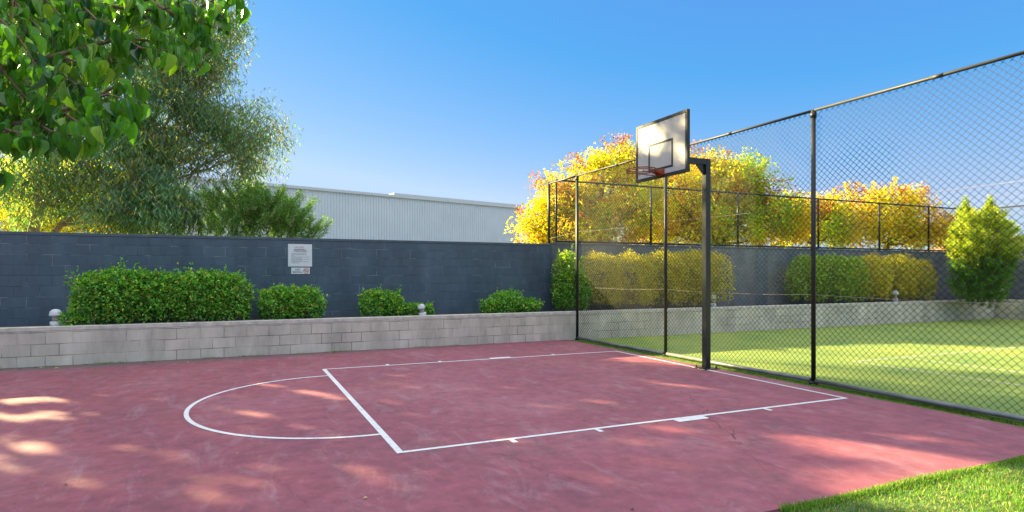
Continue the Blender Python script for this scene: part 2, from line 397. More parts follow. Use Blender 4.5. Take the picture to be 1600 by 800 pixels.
for side, nn in ((1, N0), (-1, N1)):
    for d, ln in ((-4.72, .055), (-3.76, .055), (-2.57, .42), (-1.43, .055)):
        s = S0+d
        a = nn+side*(h+.001); strip('lane_mark', [(s, a), (s, a+side*.10)], ln)
# cracks in the acrylic
M_crack = simple('crack', (.09, .035, .038), .95, noise=.2)
def crack(p, q, steps=26, amp=.035, wd=.009):
    k = (P0, W, N)
    def g(px, py):
        Y = EYE*FPX/(py-YH); X = (px-CX)*Y/FPX; r = np.array([X, Y])-P0
        return np.array([r@W, r@N])
    a = g(*p); c = g(*q); o = 0; pts = []
    for i in range(steps+1):
        t = i/steps; o = o*.8+random.gauss(0, amp*.6); d = (c-a)/np.linalg.norm(c-a)
        pts.append(a+(c-a)*t+np.array([-d[1], d[0]])*o)
    b = MB(); vs = []
    for i, pt in enumerate(pts):
        ww = wd*random.uniform(.4, 1.2)*(.3 if i in (0, steps) else 1)
        dd = pts[min(i+1, steps)]-pts[max(i-1, 0)]; dd = dd/np.linalg.norm(dd); qn = np.array([-dd[1], dd[0]])*ww/2
        vs += [(*(pt+qn), 0), (*(pt-qn), 0)]
    b.add(vs, [(2*i, 2*i+1, 2*i+3, 2*i+2) for i in range(len(pts)-1)])
    b.build('crack', M_crack, court, (0, 0, .0195))
crack((1062,612), (1100,640)); crack((1100,640), (1150,690)); crack((1150,690), (1192,742), wd=.003)
crack((1150,690), (1140,672), 8); crack((760,710), (900,752), wd=.003); crack((350,672), (362,640), 14, wd=.0025)
crack((660,690), (735,658), wd=.0025); crack((490,800), (430,742), wd=.002); crack((893,566), (930,556), 14, wd=.004)
crack((640,668), (700,700), 20, wd=.002)
# tennis lines
def tline(a, c, wd=.05):
    pts = []
    for px, py in (a, c):
        Y = EYE*FPX/(py-YH); X = (px-CX)*Y/FPX; r = np.array([X, Y])-P0; pts.append(np.array([r@W, r@N]))
    return pts
M_tline = simple('tennis_line_fibre', (.46, .48, .34), .9, noise=.15, nscale=20)
def tstrip(p0, p1, wd=.045):
    d = np.array(p1)-np.array(p0); d = d/np.linalg.norm(d); q = np.array([-d[1], d[0]])*wd/2
    b = MB(); b.add([(*(np.array(p0)+q),0),(*(np.array(p0)-q),0),(*(np.array(p1)-q),0),(*(np.array(p1)+q),0)], [(0,1,2,3)])
    b.build('tennis_line', M_tline, T, (0, 0, .004))
tstrip((2.71,-5.0), (15.0,-5.0)); tstrip((2.74,-5.03), (2.74,-28)); tstrip((4.11,-5.03), (4.11,-28))

# ------------------------------------------------------------------ block walls
def wallobj(name, boxes, m, label, cat, cap=None, capm=None, kind=None):
    b = MB()
    for lo, hi in boxes: b.box(lo, hi)
    o = b.build(name, m, None, (P0[0], P0[1], 0), WA); tag(o, label, cat)
    if cap:
        c = MB()
        for lo, hi in cap: c.box(lo, hi)
        c.build('wall_cap', capm, o, (0, 0, 0), 0, bevel=.006)
    return o
SR = 17.38
wallobj('retaining_wall', [((-17, 0, -.05), (SR+.0, .19, .62)), ], M_planter,
        'low bare grey concrete block retaining wall running in front of the dark wall', 'wall',
        [((-17, -.004, .622), (SR+.0, .2, .69))], M_cap)
b = MB(); b.box((0, 0, -.05), (9, .19, .62)); 
o = b.build('retaining_wall', M_planter, None, (*wp(SR+.002, .19)[:2], 0), WA-R(90)); tag(o, 'low block retaining wall closing the far right end of the tennis court', 'wall')
b = MB(); b.box((-.002, -.004, .622), (9, .2, .69)); b.build('wall_cap', M_cap, o, bevel=.006)
wallobj('boundary_wall', [((-17, 1.27, -.05), (0, 1.46, 2.33))], M_dark,
        'tall charcoal blue painted block wall behind the shrubs, left of the fence corner', 'wall',
        [((-17, 1.262, 2.332), (0, 1.468, 2.39))], M_darkcap)
M_dark_lit = blockmat('sunlit_painted_block', (.13, .145, .16), (.15, .165, .18), (.10, .115, .13), painted=True, off=.03, rough=.6)  # paler copy of the dark wall paint, its sunlit look put into the colour
wallobj('boundary_wall', [((.004, 1.275, -.05), (SR+1.27, 1.465, 2.36))], M_dark_lit,
        'dark painted block wall, coloured paler as if sunlit, behind the tennis court, right of the fence corner', 'wall',
        [((.004, 1.268, 2.362), (SR+1.27, 1.472, 2.42))], M_darkcap)
b = MB(); b.box((0, 0, -.05), (9, .19, 2.36)); o = b.build('boundary_wall', M_dark_lit, None, (*wp(SR+1.275, 1.27)[:2], 0), WA-R(90))
tag(o, 'dark painted block wall, coloured paler as if sunlit, closing the far right end of the tennis court', 'wall')
b = MB(); b.box((0, -.004, 2.362), (9, .2, 2.42)); b.build('wall_cap', M_darkcap, o)
so1 = sheet('planter_soil', [(-17, .19), (SR+1.27, .19), (SR+1.27, 1.27), (-17, 1.27)], M_soil, .63)
so2 = sheet('planter_soil', [(SR+.19, -8), (SR+1.27, -8), (SR+1.27, .188), (SR+.19, .188)], M_soil, .632)

# ------------------------------------------------------------------ white clad building
BA, BB = at(150, 421, 1)*0, None
p812 = np.array([(812-CX)/FPX*63.6, 63.6]); p408 = np.array([(408-CX)/FPX*46.9, 46.9])
bd = unit(p812-p408); bang = math.atan2(bd[1], bd[0]); Lr = float(np.linalg.norm(p812-p408))
bld = empty('warehouse', (*p408, 0), bang); tag(bld, 'long white ribbed metal clad warehouse beyond the dark block wall', 'building')
HB = EYE+(YH-283)*46.9/FPX
b = MB(); b.box((-26, 0, -.1), (Lr, 22, HB-.35)); b.build('wall', M_clad, bld)
b = MB(); x = -26
while x < Lr-.1:
    b.add([(x-.03, -.001, 0), (x-.015, -.05, 0), (x+.015, -.05, 0), (x+.03, -.001, 0),
           (x-.03, -.001, HB-.35), (x-.015, -.05, HB-.35), (x+.015, -.05, HB-.35), (x+.03, -.001, HB-.35)], [(0,1,5,4),(1,2,6,5),(2,3,7,6)])
    x += .27
b.build('cladding_ribs', M_clad, bld)
b = MB(); b.box((-26, -.14, HB-.35), (11.9, 22.1, HB-.12)); b.box((11.9, -.14, HB-.35), (Lr+.1, 22.1, HB+.04)); b.build('roof_trim', M_trim, bld)
b = MB(); b.box((-13.6, -.35, HB-2.9), (-13.0, -.06, HB-2.6)); b.build('wall_light', M_frame, bld)
# distant low brick house at the far right
M_brickh = simple('far_brick', (.42, .26, .2), .9, noise=.15, nscale=3); M_tile = simple('far_tiles', (.30, .17, .13), .9, noise=.2, nscale=4)
hs = empty('house', (38.5, 41, 0), R(8)); tag(hs, 'low pink brick house just visible beyond the far right corner', 'building')
b = MB(); b.box((-2.2, 0, 0), (16, 9, 2.9)); b.build('wall', M_brickh, hs)
b = MB(); b.add([(-2.6,-.5,2.9),(16.5,-.5,2.9),(16.5,9.5,2.9),(-2.6,9.5,2.9),(1,4.5,4.6),(13,4.5,4.6)], [(0,1,5,4),(1,2,5),(2,3,4,5),(3,0,4),(0,3,2,1)]); b.build('roof', M_tile, hs)

# ------------------------------------------------------------------ chain-link fences
def zigzag(nc, rows, p, ph, r=.0022):
    """woven wire: columns of zig-zag wires in the local x-z plane, triangular section"""
    V = []; Fc = []; base = 0
    i = np.arange(rows+1)
    ang = np.array([0, 2.094, 4.189]); 
    for j in range(nc):
        par = (i+j) % 2
        x = j*p + par*p; y = np.where(par == 1, .0025, -.0025)*(1 if j % 2 else 1); z = i*ph/2
        P = np.stack([x, y, z], 1)
        # section offsets: in x and y
        ring = P[:, None, :] + np.stack([np.cos(ang)*r, np.sin(ang)*r, 0*ang], 1)[None]*1.3
        V.append(ring.reshape(-1, 3))
        a = base+np.arange(rows)[:, None]*3
        for k in range(3):
            k2 = (k+1) % 3
            Fc.append(np.concatenate([a+k, a+k2, a+3+k2, a+3+k], 1))
        base += (rows+1)*3
    return np.concatenate(V), np.concatenate(Fc)
def meshpanel(parent, A, B, z0, z1, p=.043, ph=.086, r=.0029, name='wire_mesh'):
    A = Vector(A); B = Vector(B); L = (B-A).length
    V, Fc = zigzag(int(L/p), int((z1-z0)/(ph/2)), p, ph, r)
    # gentle bagging of the mesh between posts
    V[:, 1] += .02*np.sin(V[:, 0]*1.3+.7)*np.sin(np.clip(V[:, 2]/(z1-z0), 0, 1)*np.pi)
    d = (B-A).normalized(); V2 = np.stack([A.x+V[:, 0]*d.x-V[:, 1]*d.y, A.y+V[:, 0]*d.y+V[:, 1]*d.x, z0+V[:, 2]], 1)
    V2 = V2-np.array(parent.location)
    return np_mesh(name, V2, Fc, M_wire, parent)
def rel(o, pts): return [Vector(p)-o.location for p in pts]
FH = 3.97
fr = empty('chain_link_fence', fp(0)); tag(fr, 'tall dark chain link fence beside the red court with a long bottom pipe', 'fence')
tposts = [0, t_at(1040), t_at(1271), 9.45, 12.6]
for i, t in enumerate(tposts):
    b = MB(); b.tube(rel(fr, [fp(t, 0), fp(t, FH+.01)]), .031 if i else .036, 14)
    b.tube(rel(fr, [fp(t, FH-.1), fp(t, FH-.03)]), .043, 14)
    o = b.build('post', M_post, fr, smooth=True)
    b = MB(); b.lathe([(.06, -.03), (.065, .03), (.04, .045)], 12, tuple(rel(fr, [fp(t, 0)])[0])); b.build('post_collar', M_post, o)
for a, c in zip(tposts[:-1], tposts[1:]):
    b = MB(); b.tube(rel(fr, [fp(a+.02, FH), fp(c-.02, FH)]), .021, 10); mid = (a+c)/2
    b.tube(rel(fr, [fp(mid-.07, FH), fp(mid+.07, FH)]), .025, 10); b.build('top_rail', M_rail, fr, smooth=True)
    b = MB(); b.tube(rel(fr, [fp(a+.04, .055, -.0), fp(mid, .05), fp(c-.04, .055)]), .032, 10); b.build('bottom_rail', M_pipe, fr, smooth=True)
for z in (1.30, 2.62):
    b = MB(); pts = [fp(t, z-.03*math.sin(math.pi*((t/3.1) % 1)), .006) for t in np.linspace(.02, 12.6, 90)]
    b.tube(rel(fr, pts), .003, 5); b.build('tension_wire', M_tension, fr)
meshpanel(fr, fp(.04, 0, .035), fp(12.5, 0, .035), .07, FH+.02)
# return over the planter up to the block wall
A = fp(0); B = wp(-.02, 1.36)
b = MB(); b.tube(rel(fr, [(B.x, B.y, 2.40), (B.x, B.y, FH+.05)]), .036, 12); b.build('post', M_post, fr, smooth=True)
b = MB(); b.tube(rel(fr, [(A.x, A.y, FH), (B.x, B.y, FH)]), .024, 10); b.build('top_rail', M_rail, fr, smooth=True)
b = MB(); b.tube(rel(fr, [(A.x, A.y, 2.62), (B.x, B.y, 2.52)]), .003, 5); b.build('tension_wire', M_tension, fr)
meshpanel(fr, (A.x, A.y, 0), (B.x, B.y, 0), .72, FH)
# rear fence on top of the wall
RH = 4.08
rf = empty('chain_link_fence', wp(.2, 1.37, 2.42)); tag(rf, 'dark chain link fence on top of the grey wall before the autumn trees', 'fence')
sp = [s_at(869, 1.37), s_at(1017, 1.37), s_at(1153, 1.37), s_at(1272, 1.37)+.2, s_at(1374, 1.37), s_at(1451, 1.37), SR+1.35]
for s in sp:
    b = MB(); b.tube(rel(rf, [wp(s, 1.37, 2.42), wp(s, 1.37, RH+.02)]), .03, 10); b.build('post', M_post, rf, smooth=True)
for a, c in zip(sp[:-1], sp[1:]):
    b = MB(); b.tube(rel(rf, [wp(a, 1.37, RH), wp(c, 1.37, RH)]), .026, 8); b.build('top_rail', M_post, rf, smooth=True)
    b = MB(); b.tube(rel(rf, [wp(a, 1.37, 2.46), wp(c, 1.37, 2.46)]), .028, 8); b.build('bottom_rail', M_post, rf, smooth=True)
meshpanel(rf, wp(sp[0], 1.37), wp(sp[-1], 1.37), 2.46, RH, r=.0016)
ef = empty('chain_link_fence', wp(SR+1.37, 1.2, 2.42)); tag(ef, 'dark chain link fence on the wall at the far right end, behind the pointed bush', 'fence')
for n_ in (-1.9, -5.0, -7.5):
    b = MB(); b.tube(rel(ef, [wp(SR+1.37, n_, 2.42), wp(SR+1.37, n_, RH+.02)]), .03, 10); b.build('post', M_post, ef, smooth=True)
b = MB(); b.tube(rel(ef, [wp(SR+1.37, 1.28, RH), wp(SR+1.37, -7.5, RH)]), .026, 8); b.build('top_rail', M_post, ef)
b = MB(); b.tube(rel(ef, [wp(SR+1.37, 1.28, 2.46), wp(SR+1.37, -7.5, 2.46)]), .028, 8); b.build('bottom_rail', M_post, ef)
meshpanel(ef, wp(SR+1.37, 1.2), wp(SR+1.37, -7.5), 2.46, RH, r=.0016)

# ------------------------------------------------------------------ basketball hoop
# local frame: -x towards the court (along the wall direction), y along the baseline
hp = empty('basketball_hoop', wp(-.355, -4.61, .0185), WA); tag(hp, 'basketball hoop with white board on a black steel post at the baseline', 'basketball hoop')
PT = 3.50
b = MB(); b.box((-.05, -.05, .012), (.05, .05, PT)); b.build('post', M_bpost, hp, bevel=.006)
b = MB(); b.box((-.17, -.14, 0), (.17, .14, .012))
b.build('base_plate', M_bpost, hp, bevel=.003)
for x, y in ((-.12, -.1), (-.12, .1), (.12, -.1), (.12, .1)):
    b = MB(); b.lathe([(.018, .012), (.018, .03), (.009, .031), (.009, .05)], 6, (x, y, 0)); b.build('anchor_bolt', M_bpost, hp)
b = MB(); b.box((-.90, -.0495, PT-.10), (-.052, .0495, PT-.003)); b.build('arm', M_bpost, hp, bevel=.006)
b = MB()
b.add([(-.052, -.012, PT-.105), (-.22, -.012, PT-.105), (-.052, -.012, PT-.27), (-.052, .012, PT-.105), (-.22, .012, PT-.105), (-.052, .012, PT-.27)], [(0,1,2),(3,5,4),(0,3,4,1),(1,4,5,2),(2,5,3,0)])
b.build('gusset', M_bpost, hp)
BX, HW, BZ0, BZ1 = -.955, .62, 3.13, 4.08
b = MB(); b.box((BX, -HW+.012, BZ0+.012), (BX+.018, HW-.012, BZ1-.012)); brd = b.build('backboard', M_board, hp)
b = MB()
for lo, hi in (((BX-.006, -HW, BZ0), (BX+.045, HW, BZ0+.05)), ((BX-.006, -HW, BZ1-.05), (BX+.045, HW, BZ1)),
               ((BX-.006, -HW, BZ0+.0502), (BX+.045, -HW+.05, BZ1-.0502)), ((BX-.006, HW-.05, BZ0+.0502), (BX+.045, HW, BZ1-.0502))): b.box(lo, hi)
b.build('board_frame', M_frame, brd, bevel=.002)
b = MB(); iz0, iz1, iw, lw = BZ0+.13, BZ0+.58, .295, .035
for lo, hi in (((BX-.003, -iw, iz0), (BX-.0005, iw, iz0+lw)), ((BX-.003, -iw, iz1-lw), (BX-.0005, iw, iz1)),
               ((BX-.003, -iw, iz0+lw), (BX-.0005, -iw+lw, iz1-lw)), ((BX-.003, iw-lw, iz0+lw), (BX-.0005, iw, iz1-lw))): b.box(lo, hi)
b.build('target_square', M_frame, brd)
b = MB()
for y in (-.35, .35): b.box((BX+.0185, y-.02, BZ0+.06), (BX+.055, y+.02, BZ1-.06))
b.box((BX+.0185, -.33, PT-.10), (BX+.05, .33, PT-.02)); b.build('board_brace', M_bpost, brd)
RZ = 3.235; rc = BX-.15-.225
rimE = MB(); rimE.box((BX-.016, -.10, RZ-.075), (BX-.0065, .10, RZ+.03))
rimE.add([(BX-.018,-.065,RZ+.012),(BX-.018,.065,RZ+.012),(rc+.215,.05,RZ+.004),(rc+.215,-.05,RZ+.004),(BX-.018,-.065,RZ+.003),(BX-.018,.065,RZ+.003),(rc+.215,.05,RZ-.005),(rc+.215,-.05,RZ-.005)], [(0,1,2,3),(7,6,5,4),(0,3,7,4),(1,5,6,2),(3,2,6,7),(0,4,5,1)])
for s_ in (-1, 1): rimE.add([(BX-.018, s_*.064, RZ+.002), (BX-.018, s_*.064, RZ-.07), (rc+.222, s_*.05, RZ-.004), (BX-.018, s_*.058, RZ+.002), (BX-.018, s_*.058, RZ-.07), (rc+.222, s_*.044, RZ-.004)], [(0,1,2),(3,5,4),(0,3,4,1),(1,4,5,2),(2,5,3,0)])
rim = rimE.build('rim_bracket', M_rim, hp)
def ringpts(r, z, n_=48, cx=rc): return [(cx+r*math.cos(2*math.pi*i/n_), r*math.sin(2*math.pi*i/n_), z) for i in range(n_+1)]
b = MB(); b.tube(ringpts(.225, RZ), .010, 8, False); b.tube(ringpts(.225, RZ-.026), .008, 8, False)
for s_ in (-1, 1): b.tube([(BX-.014, s_*.085, RZ-.065), (rc+.06, s_*.21, RZ-.028)], .007, 6)
b.build('rim', M_rimdark, hp, smooth=True)
for i in range(12):                                  # net loops left hanging from the ring
    b = MB()
    a = 2*math.pi*i/12; c = (rc+.225*math.cos(a), .225*math.sin(a))
    b.tube([(c[0], c[1], RZ-.03), (c[0]*1+.006*math.sin(a), c[1]-.012, RZ-.055), (c[0], c[1]+.004, RZ-.072), (c[0], c[1]+.012, RZ-.05), (c[0], c[1], RZ-.03)], .003, 5)
    b.build('net_hook', M_rimdark, hp)

# ------------------------------------------------------------------ signs
def text_mesh(name, body, size, m, parent, loc, align='CENTER'):
    cu = bpy.data.curves.new(name, 'FONT'); cu.body = body; cu.size = size; cu.align_x = align; cu.align_y = 'CENTER'; cu.extrude = .0008; cu.offset = size*.012
    t = bpy.data.objects.new(name, cu); COL.objects.link(t); bpy.context.view_layer.update()
    me = bpy.data.meshes.new_from_object(t.evaluated_get(bpy.context.evaluated_depsgraph_get())); bpy.data.objects.remove(t)
    me.materials.clear(); me.materials.append(m)
    me.transform(Matrix.Rotation(R(90), 4, 'X'))
    o = bpy.data.objects.new(name, me); COL.objects.link(o); o.parent = parent; o.location = loc
    return o
nW = 1.27
s0, s1 = s_at(450, nW), s_at(487.5, nW); zt, zb = z_at(468, 381.5, nW), z_at(468, 416.5, nW); sw = s1-s0; sh = zt-zb
sg = empty('notice_sign', wp((s0+s1)/2, nW, zb), WA); tag(sg, 'square white notice of court rules fixed high on the dark wall', 'sign')
b = MB(); b.box((-sw/2, -.008, 0), (sw/2, -.001, sh)); b.build('panel', M_sign, sg, bevel=.003)
text_mesh('heading', 'COURT NOTICE', sh*.055, M_red, sg, (-.05*sw, -.0095, sh*.865))
text_mesh('title', 'BASKETBALL', sh*.09, M_ink, sg, (0, -.0095, sh*.755)); text_mesh('title', 'COURT RULES', sh*.09, M_ink, sg, (0, -.0095, sh*.675))
rows = MB(); y = sh*.58; rr = random.Random(4)
for k, ln in enumerate((.60, .66, .14, .76, .44, .74, .46, .72, .34)):
    x = -sw*.36; e = x+ln*sw
    while x < e:
        wl = rr.uniform(.015, .045)*1.2; rows.box((x, -.0095, y-.006), (min(x+wl, e), -.0085, y+.006)); x += wl+.009
    y -= sh*.052
rows.build('fine_print', M_fine, sg)
s0, s1 = s_at(455, nW), s_at(484, nW); zt, zb = z_at(468, 418.2, nW), z_at(468, 428, nW); sw = s1-s0; sh = zt-zb
sg = empty('no_smoking_sign', wp((s0+s1)/2, nW, zb), WA); tag(sg, 'small white no smoking sign with red circle below the square notice', 'sign')
b = MB(); b.box((-sw/2, -.008, 0), (sw/2, -.001, sh)); b.build('panel', M_sign, sg, bevel=.002)
text_mesh('lettering', 'NO', sh*.46, M_ink, sg, (-sw*.15, -.0095, sh*.68)); text_mesh('lettering', 'SMOKING', sh*.33, M_ink, sg, (-sw*.17, -.0095, sh*.28))
b = MB(); b.tube([(sw*.3+.053*math.cos(2*math.pi*i/28), -.009, sh*.5+.053*math.sin(2*math.pi*i/28)) for i in range(29)], .006, 5, False)
b.tube([(sw*.3-.037, -.009, sh*.5+.037), (sw*.3+.037, -.009, sh*.5-.037)], .006, 5); b.build('prohibition_ring', M_red, sg)
b = MB(); b.box((sw*.3-.038, -.0095, sh*.5-.012), (sw*.3+.03, -.0085, sh*.5+.003)); b.tube([(sw*.3+.022, -.009, sh*.5+.008), (sw*.3+.03, -.009, sh*.5+.02), (sw*.3+.02, -.009, sh*.5+.032)], .003, 4)
b.build('cigarette', M_ink, sg)

# ------------------------------------------------------------------ bollard lights in the planter
def bollard(px, n_, hgt, dome, label, tilt=(0, 0)):
    s = s_at(px, n_); o = empty('bollard_light', wp(s, n_, .63)); o.rotation_euler = (R(tilt[0]), R(tilt[1]), 0)
    tag(o, label, 'garden light', 'bollard lights standing in the planter')
    b = MB(); b.lathe([(.085, 0), (.085, hgt*.36), (.078, hgt*.38), (.02, hgt*.385)], 20); b.build('base', M_white, o, smooth=True)
    b = MB(); b.lathe([(.055, hgt*.385), (.055, hgt*.68)], 16); b.build('lens', M_lens, o, smooth=True)
    b = MB(); b.lathe([(.05, hgt*.66), (dome, hgt*.655), (dome*1.0, hgt*.74), (dome*.88, hgt*.87), (dome*.6, hgt*.96), (dome*.25, hgt*.995), (.004, hgt)], 24); b.build('dome', M_white, o, smooth=True)
bollard(87, .30, .35, .098, 'mushroom shaped white garden light left of the largest hedge')
bollard(661, .30, .31, .085, 'white domed garden light leaning over in front of the tiny shrub', (4, -9))
bollard(1114, .34, .40, .09, 'pale garden light on the planter behind the hoop post')
bollard(1398.5, .34, .42, .105, 'white garden light in front of the trimmed hedge on the dark wall coloured paler as if sunlit')
bollard(1567, .30, .42, .11, 'white garden light beside the pointed yellow green bush')

# ------------------------------------------------------------------ foliage tools
LEAF4 = (np.array([[0,0,0],[.5,.45,.10],[0,1,0],[-.5,.45,.10]], float), np.array([[0,1,2],[0,2,3]]))
def scatter(tmpl, pos, d, nrm, L, Wd, cols):
    tv, tf = tmpl; n_ = len(pos); d = unit(d); nrm = nrm - (nrm*d).sum(1, keepdims=True)*d; nrm = unit(nrm); sd_ = np.cross(d, nrm)
    V = pos[:, None, :] + tv[None, :, 0:1]*(sd_*Wd[:, None])[:, None, :] + tv[None, :, 1:2]*(d*L[:, None])[:, None, :] + tv[None, :, 2:3]*(nrm*L[:, None])[:, None, :]
    Fc = tf[None]+(np.arange(n_)*len(tv))[:, None, None]
    return V.reshape(-1, 3), Fc.reshape(-1, tf.shape[1]), np.repeat(cols, len(tv), 0)
def pick(pal, wts, n_, jit=.15):
    pal = np.array(pal); c = pal[rng.choice(len(pal), n_, p=np.array(wts)/sum(wts))]
    c = c*(1+rng.normal(0, jit, (n_, 1)))*(1+rng.normal(0, jit*.4, (n_, 3)))
    return np.clip(c, .005, .9)
def rand_dir(n_): return unit(rng.normal(0, 1, (n_, 3)))
def in_ball(n_, shell=0.0):
    r = (shell**3+(1-shell**3)*rng.random(n_))**(1/3); return rand_dir(n_)*r[:, None]

def gp(px, py, z=0.0):
    Y = (EYE-z)*FPX/(py-YH); return np.array([(px-CX)/FPX*Y, Y, z])
SUNV = np.array(sdir)
# thin places in the eucalypt canopies through which the low sun reaches the ground
GAPS = [(gp(*q[:2]), q[2]) for q in ((110,603,.12),(150,600,.17),(190,597,.16),(228,593,.2),(262,591,.13),(215,603,.1),(30,632,.17),(58,625,.22),(92,629,.15),(120,633,.09),(18,657,.17),(45,661,.12),(92,657,.14),(118,661,.09),
        (365,645,.10),(398,650,.16),(432,656,.10),(70,706,.16),(205,713,.13),(290,719,.13),(355,786,.12),(385,582,.14),(430,606,.14),(500,618,.16),(540,625,.1),(640,590,.1),(700,585,.1),
        (1040,600,.12),(1080,606,.14),(1130,611,.1),(1320,696,.15),(1355,703,.2),(1395,712,.26),(1435,721,.30),(1480,727,.26),(1450,690,.10),(1520,697,.12),
        (1500,775,.3),(1560,762,.2),(1590,785,.34),(1440,792,.2),(1530,800,.25),(880,640,.09),(960,632,.1),(900,600,.08),(820,610,.1),(760,612,.08),(1010,560,.1),(560,690,.12),(440,740,.1))]
GAPS += [(np.array([2.66,9.75,3.95]),.24),(np.array([3.05,8.95,3.5]),.15)]
for _ in range(70):                                  # small leaf-broken specks over the left half and the lane
    GAPS.append((gp(rng.uniform(0, 1150), rng.uniform(568, 770)), rng.uniform(.045, .10)))
for _ in range(10): GAPS.append((gp(rng.uniform(0, 480), rng.uniform(585, 700)), rng.uniform(.05, .10)))
def keep_mask(p):
    k = np.ones(len(p), bool)
    for g, r in GAPS:
        v = p-g; t = v@SUNV; dist = np.linalg.norm(v-t[:, None]*SUNV, axis=1)
        k &= ~((dist < r*(.95+.25*rng.random(len(p))+.42*np.sin(v[:, 2]*22+g[0]*7)*np.sin((v[:, 0]*.5+v[:, 1]*.87)*24+g[1]*5))) & (t > 2))
    return k
def branch_path(a, c, sag=.15, wob=.08, n_=7):
    a = np.array(a, float); c = np.array(c, float); L = np.linalg.norm(c-a); pts = []
    off = np.zeros(3)
    for i in range(n_):
        t = i/(n_-1); off = off*.7+rng.normal(0, wob*L/n_, 3)
        p = a+(c-a)*t; p[2] += sag*L*math.sin(math.pi*t)
        if 0 < i < n_-1: p = p+off
        pts.append(p)
    return pts
class Tree:
    """trunk + limbs + clusters of separate leaves; lobes = (centre, radii, clusters, palette index)"""
    def __init__(s, name, base, label, group=None, cat='tree', z0=0):
        s.root = empty(name, (base[0], base[1], z0)); tag(s.root, label, cat, group); s.base = np.array([base[0], base[1], z0], float)
        s.wood = MB(); s.limb = MB(); s.V = []; s.F = []; s.C = []; s.nv = 0
    def addleaves(s, tup):
        V, Fc, C = tup; s.V.append(V-s.base); s.F.append(Fc+s.nv); s.C.append(C); s.nv += len(V)
    def tube(s, pts, r0, r1, wood=False, n_=6):
        k = len(pts); (s.wood if wood else s.limb).tube([p-s.base for p in pts], [r0+(r1-r0)*i/(k-1) for i in range(k)], n_, False)
    def finish(s, leafm, bark, crown='crown', limbs='branches'):
        if s.wood.v: s.wood.build('trunk', bark, s.root, smooth=True)
        if s.limb.v: s.limb.build(limbs, bark, s.root, smooth=True)
        np_mesh(crown, np.concatenate(s.V), np.concatenate(s.F), leafm, s.root, np.concatenate(s.C))
        return s.root
def grow(T_, fork, lobes, leaves_per, spread, Lr_, Wr, pal, wts, droop=0.0, limb_r=.05, twigs=True, palr=None, tmpl=LEAF4, upd=0.0, gaps=False, out=1.0):
    for (c, rad, ncl, pi) in lobes:
        c = np.array(c, float); rad = np.array(rad, float)
        f = fork[np.argmin([np.linalg.norm(np.array(q)-c) for q in fork])] if len(fork) > 1 else fork[0]
        lp = branch_path(f, c, .06, .35, 8); T_.tube(lp, limb_r, limb_r*.45)
        cc = c+in_ball(ncl, .35)*rad*rng.uniform(.9, 1+.28*out, (ncl, 1))
        for q in cc:
            if twigs:
                st = lp[rng.integers(3, 8)]; T_.tube(branch_path(st, q, .05, .4, 5), limb_r*.28, limb_r*.08, n_=4)
        m = ncl*leaves_per
        idx = np.repeat(np.arange(ncl), leaves_per)
        sprd = spread*(.6+.8*rng.random(ncl))[idx][:, None]
        g = rng.normal(0, 1, (m, 3)); g = g/np.maximum(1, np.linalg.norm(g, axis=1, keepdims=True)/1.9)
        p = cc[idx]+g*sprd
        d = rand_dir(m); d[:, 2] = d[:, 2]*(1-droop)-droop*1.6+upd
        nr = rand_dir(m); nr[:, 2] = np.abs(nr[:, 2])+.3*(1-droop)
        L_ = rng.uniform(*Lr_, m); W_ = rng.uniform(*Wr, m)
        P_, Wt = (pal[pi], wts[pi])
        # clumps differ slightly in tone
        col = pick(P_, Wt, m)*(1+rng.normal(0, .16, ncl))[idx][:, None]*(1+rng.normal(0, .12, (ncl, 3)))[idx]
        if gaps:
            k_ = keep_mask(p); p, d, nr, L_, W_, col = p[k_], d[k_], nr[k_], L_[k_], W_[k_], col[k_]
        T_.addleaves(scatter(tmpl, p, d, nr, L_, W_, np.clip(col, .004, .9)))
def lobe(px, py, Y, rpx, rpy, n_, pi=0, depth=None):
    r = rpx/FPX*Y; rz = rpy/FPX*Y
    return (at(px, py, Y), (r, depth if depth else r, rz), n_, pi)

# ------------------------------------------------------------------ eucalypt at the left
EP = [[(.18,.32,.14),(.27,.39,.17),(.13,.27,.15),(.56,.54,.06)], [(.17,.27,.12),(.27,.28,.11),(.12,.22,.11)], [(.62,.60,.03),(.42,.50,.03),(.7,.62,.05)]]
EW = [[4,3,4,1], [2,1,2], [2,2,1]]
eb = (-12.0, 15.6)
T1 = Tree('eucalyptus_tree', eb, 'big weeping eucalyptus with pale trunk behind the dark wall at the left')
t0 = np.array([eb[0], eb[1], 0]); 
trunk = [t0, at(45, 390, 15.6), at(60, 330, 15.6), at(90, 240, 15.3), at(130, 150, 15), at(160, 40, 15)]
T1.tube([trunk[0], (trunk[0]+trunk[1])/2]+trunk[1:4], .17, .11, True, 10); T1.tube(trunk[3:], .11, .06, True, 8)
T1.tube([trunk[1]+[.1,0,-.3], at(100, 345, 15.2), at(150, 328, 14.8), at(215, 312, 14.5), at(260, 300, 14.3)], .085, .03)
T1.tube([trunk[1]+[.1,.1,-.3], at(95, 352, 15.2), at(160, 345, 14.9), at(230, 335, 14.7)], .06, .02)
T1.tube([at(88, 300, 15.4), at(110, 275, 15.1), at(140, 235, 14.8), at(150, 190, 14.6), at(220, 150, 14.6)], .08, .03)
T1.tube([at(60, 330, 15.6), at(55, 280, 15.4), at(70, 230, 15.2), at(30, 150, 15)], .07, .03)
T1.tube([at(215, 300, 14.6), at(290, 275, 14.7), at(330, 262, 14.8), at(372, 245, 14.8), at(405, 225, 14.8)], .03, .01)
T1.tube([at(300, 270, 14.7), at(350, 230, 14.8), at(395, 205, 14.8)], .018, .006)
fork = [trunk[2], trunk[3], trunk[4], at(110, 275, 15.1), at(215, 312, 14.5), at(260, 230, 14.6), at(300, 268, 14.7)]
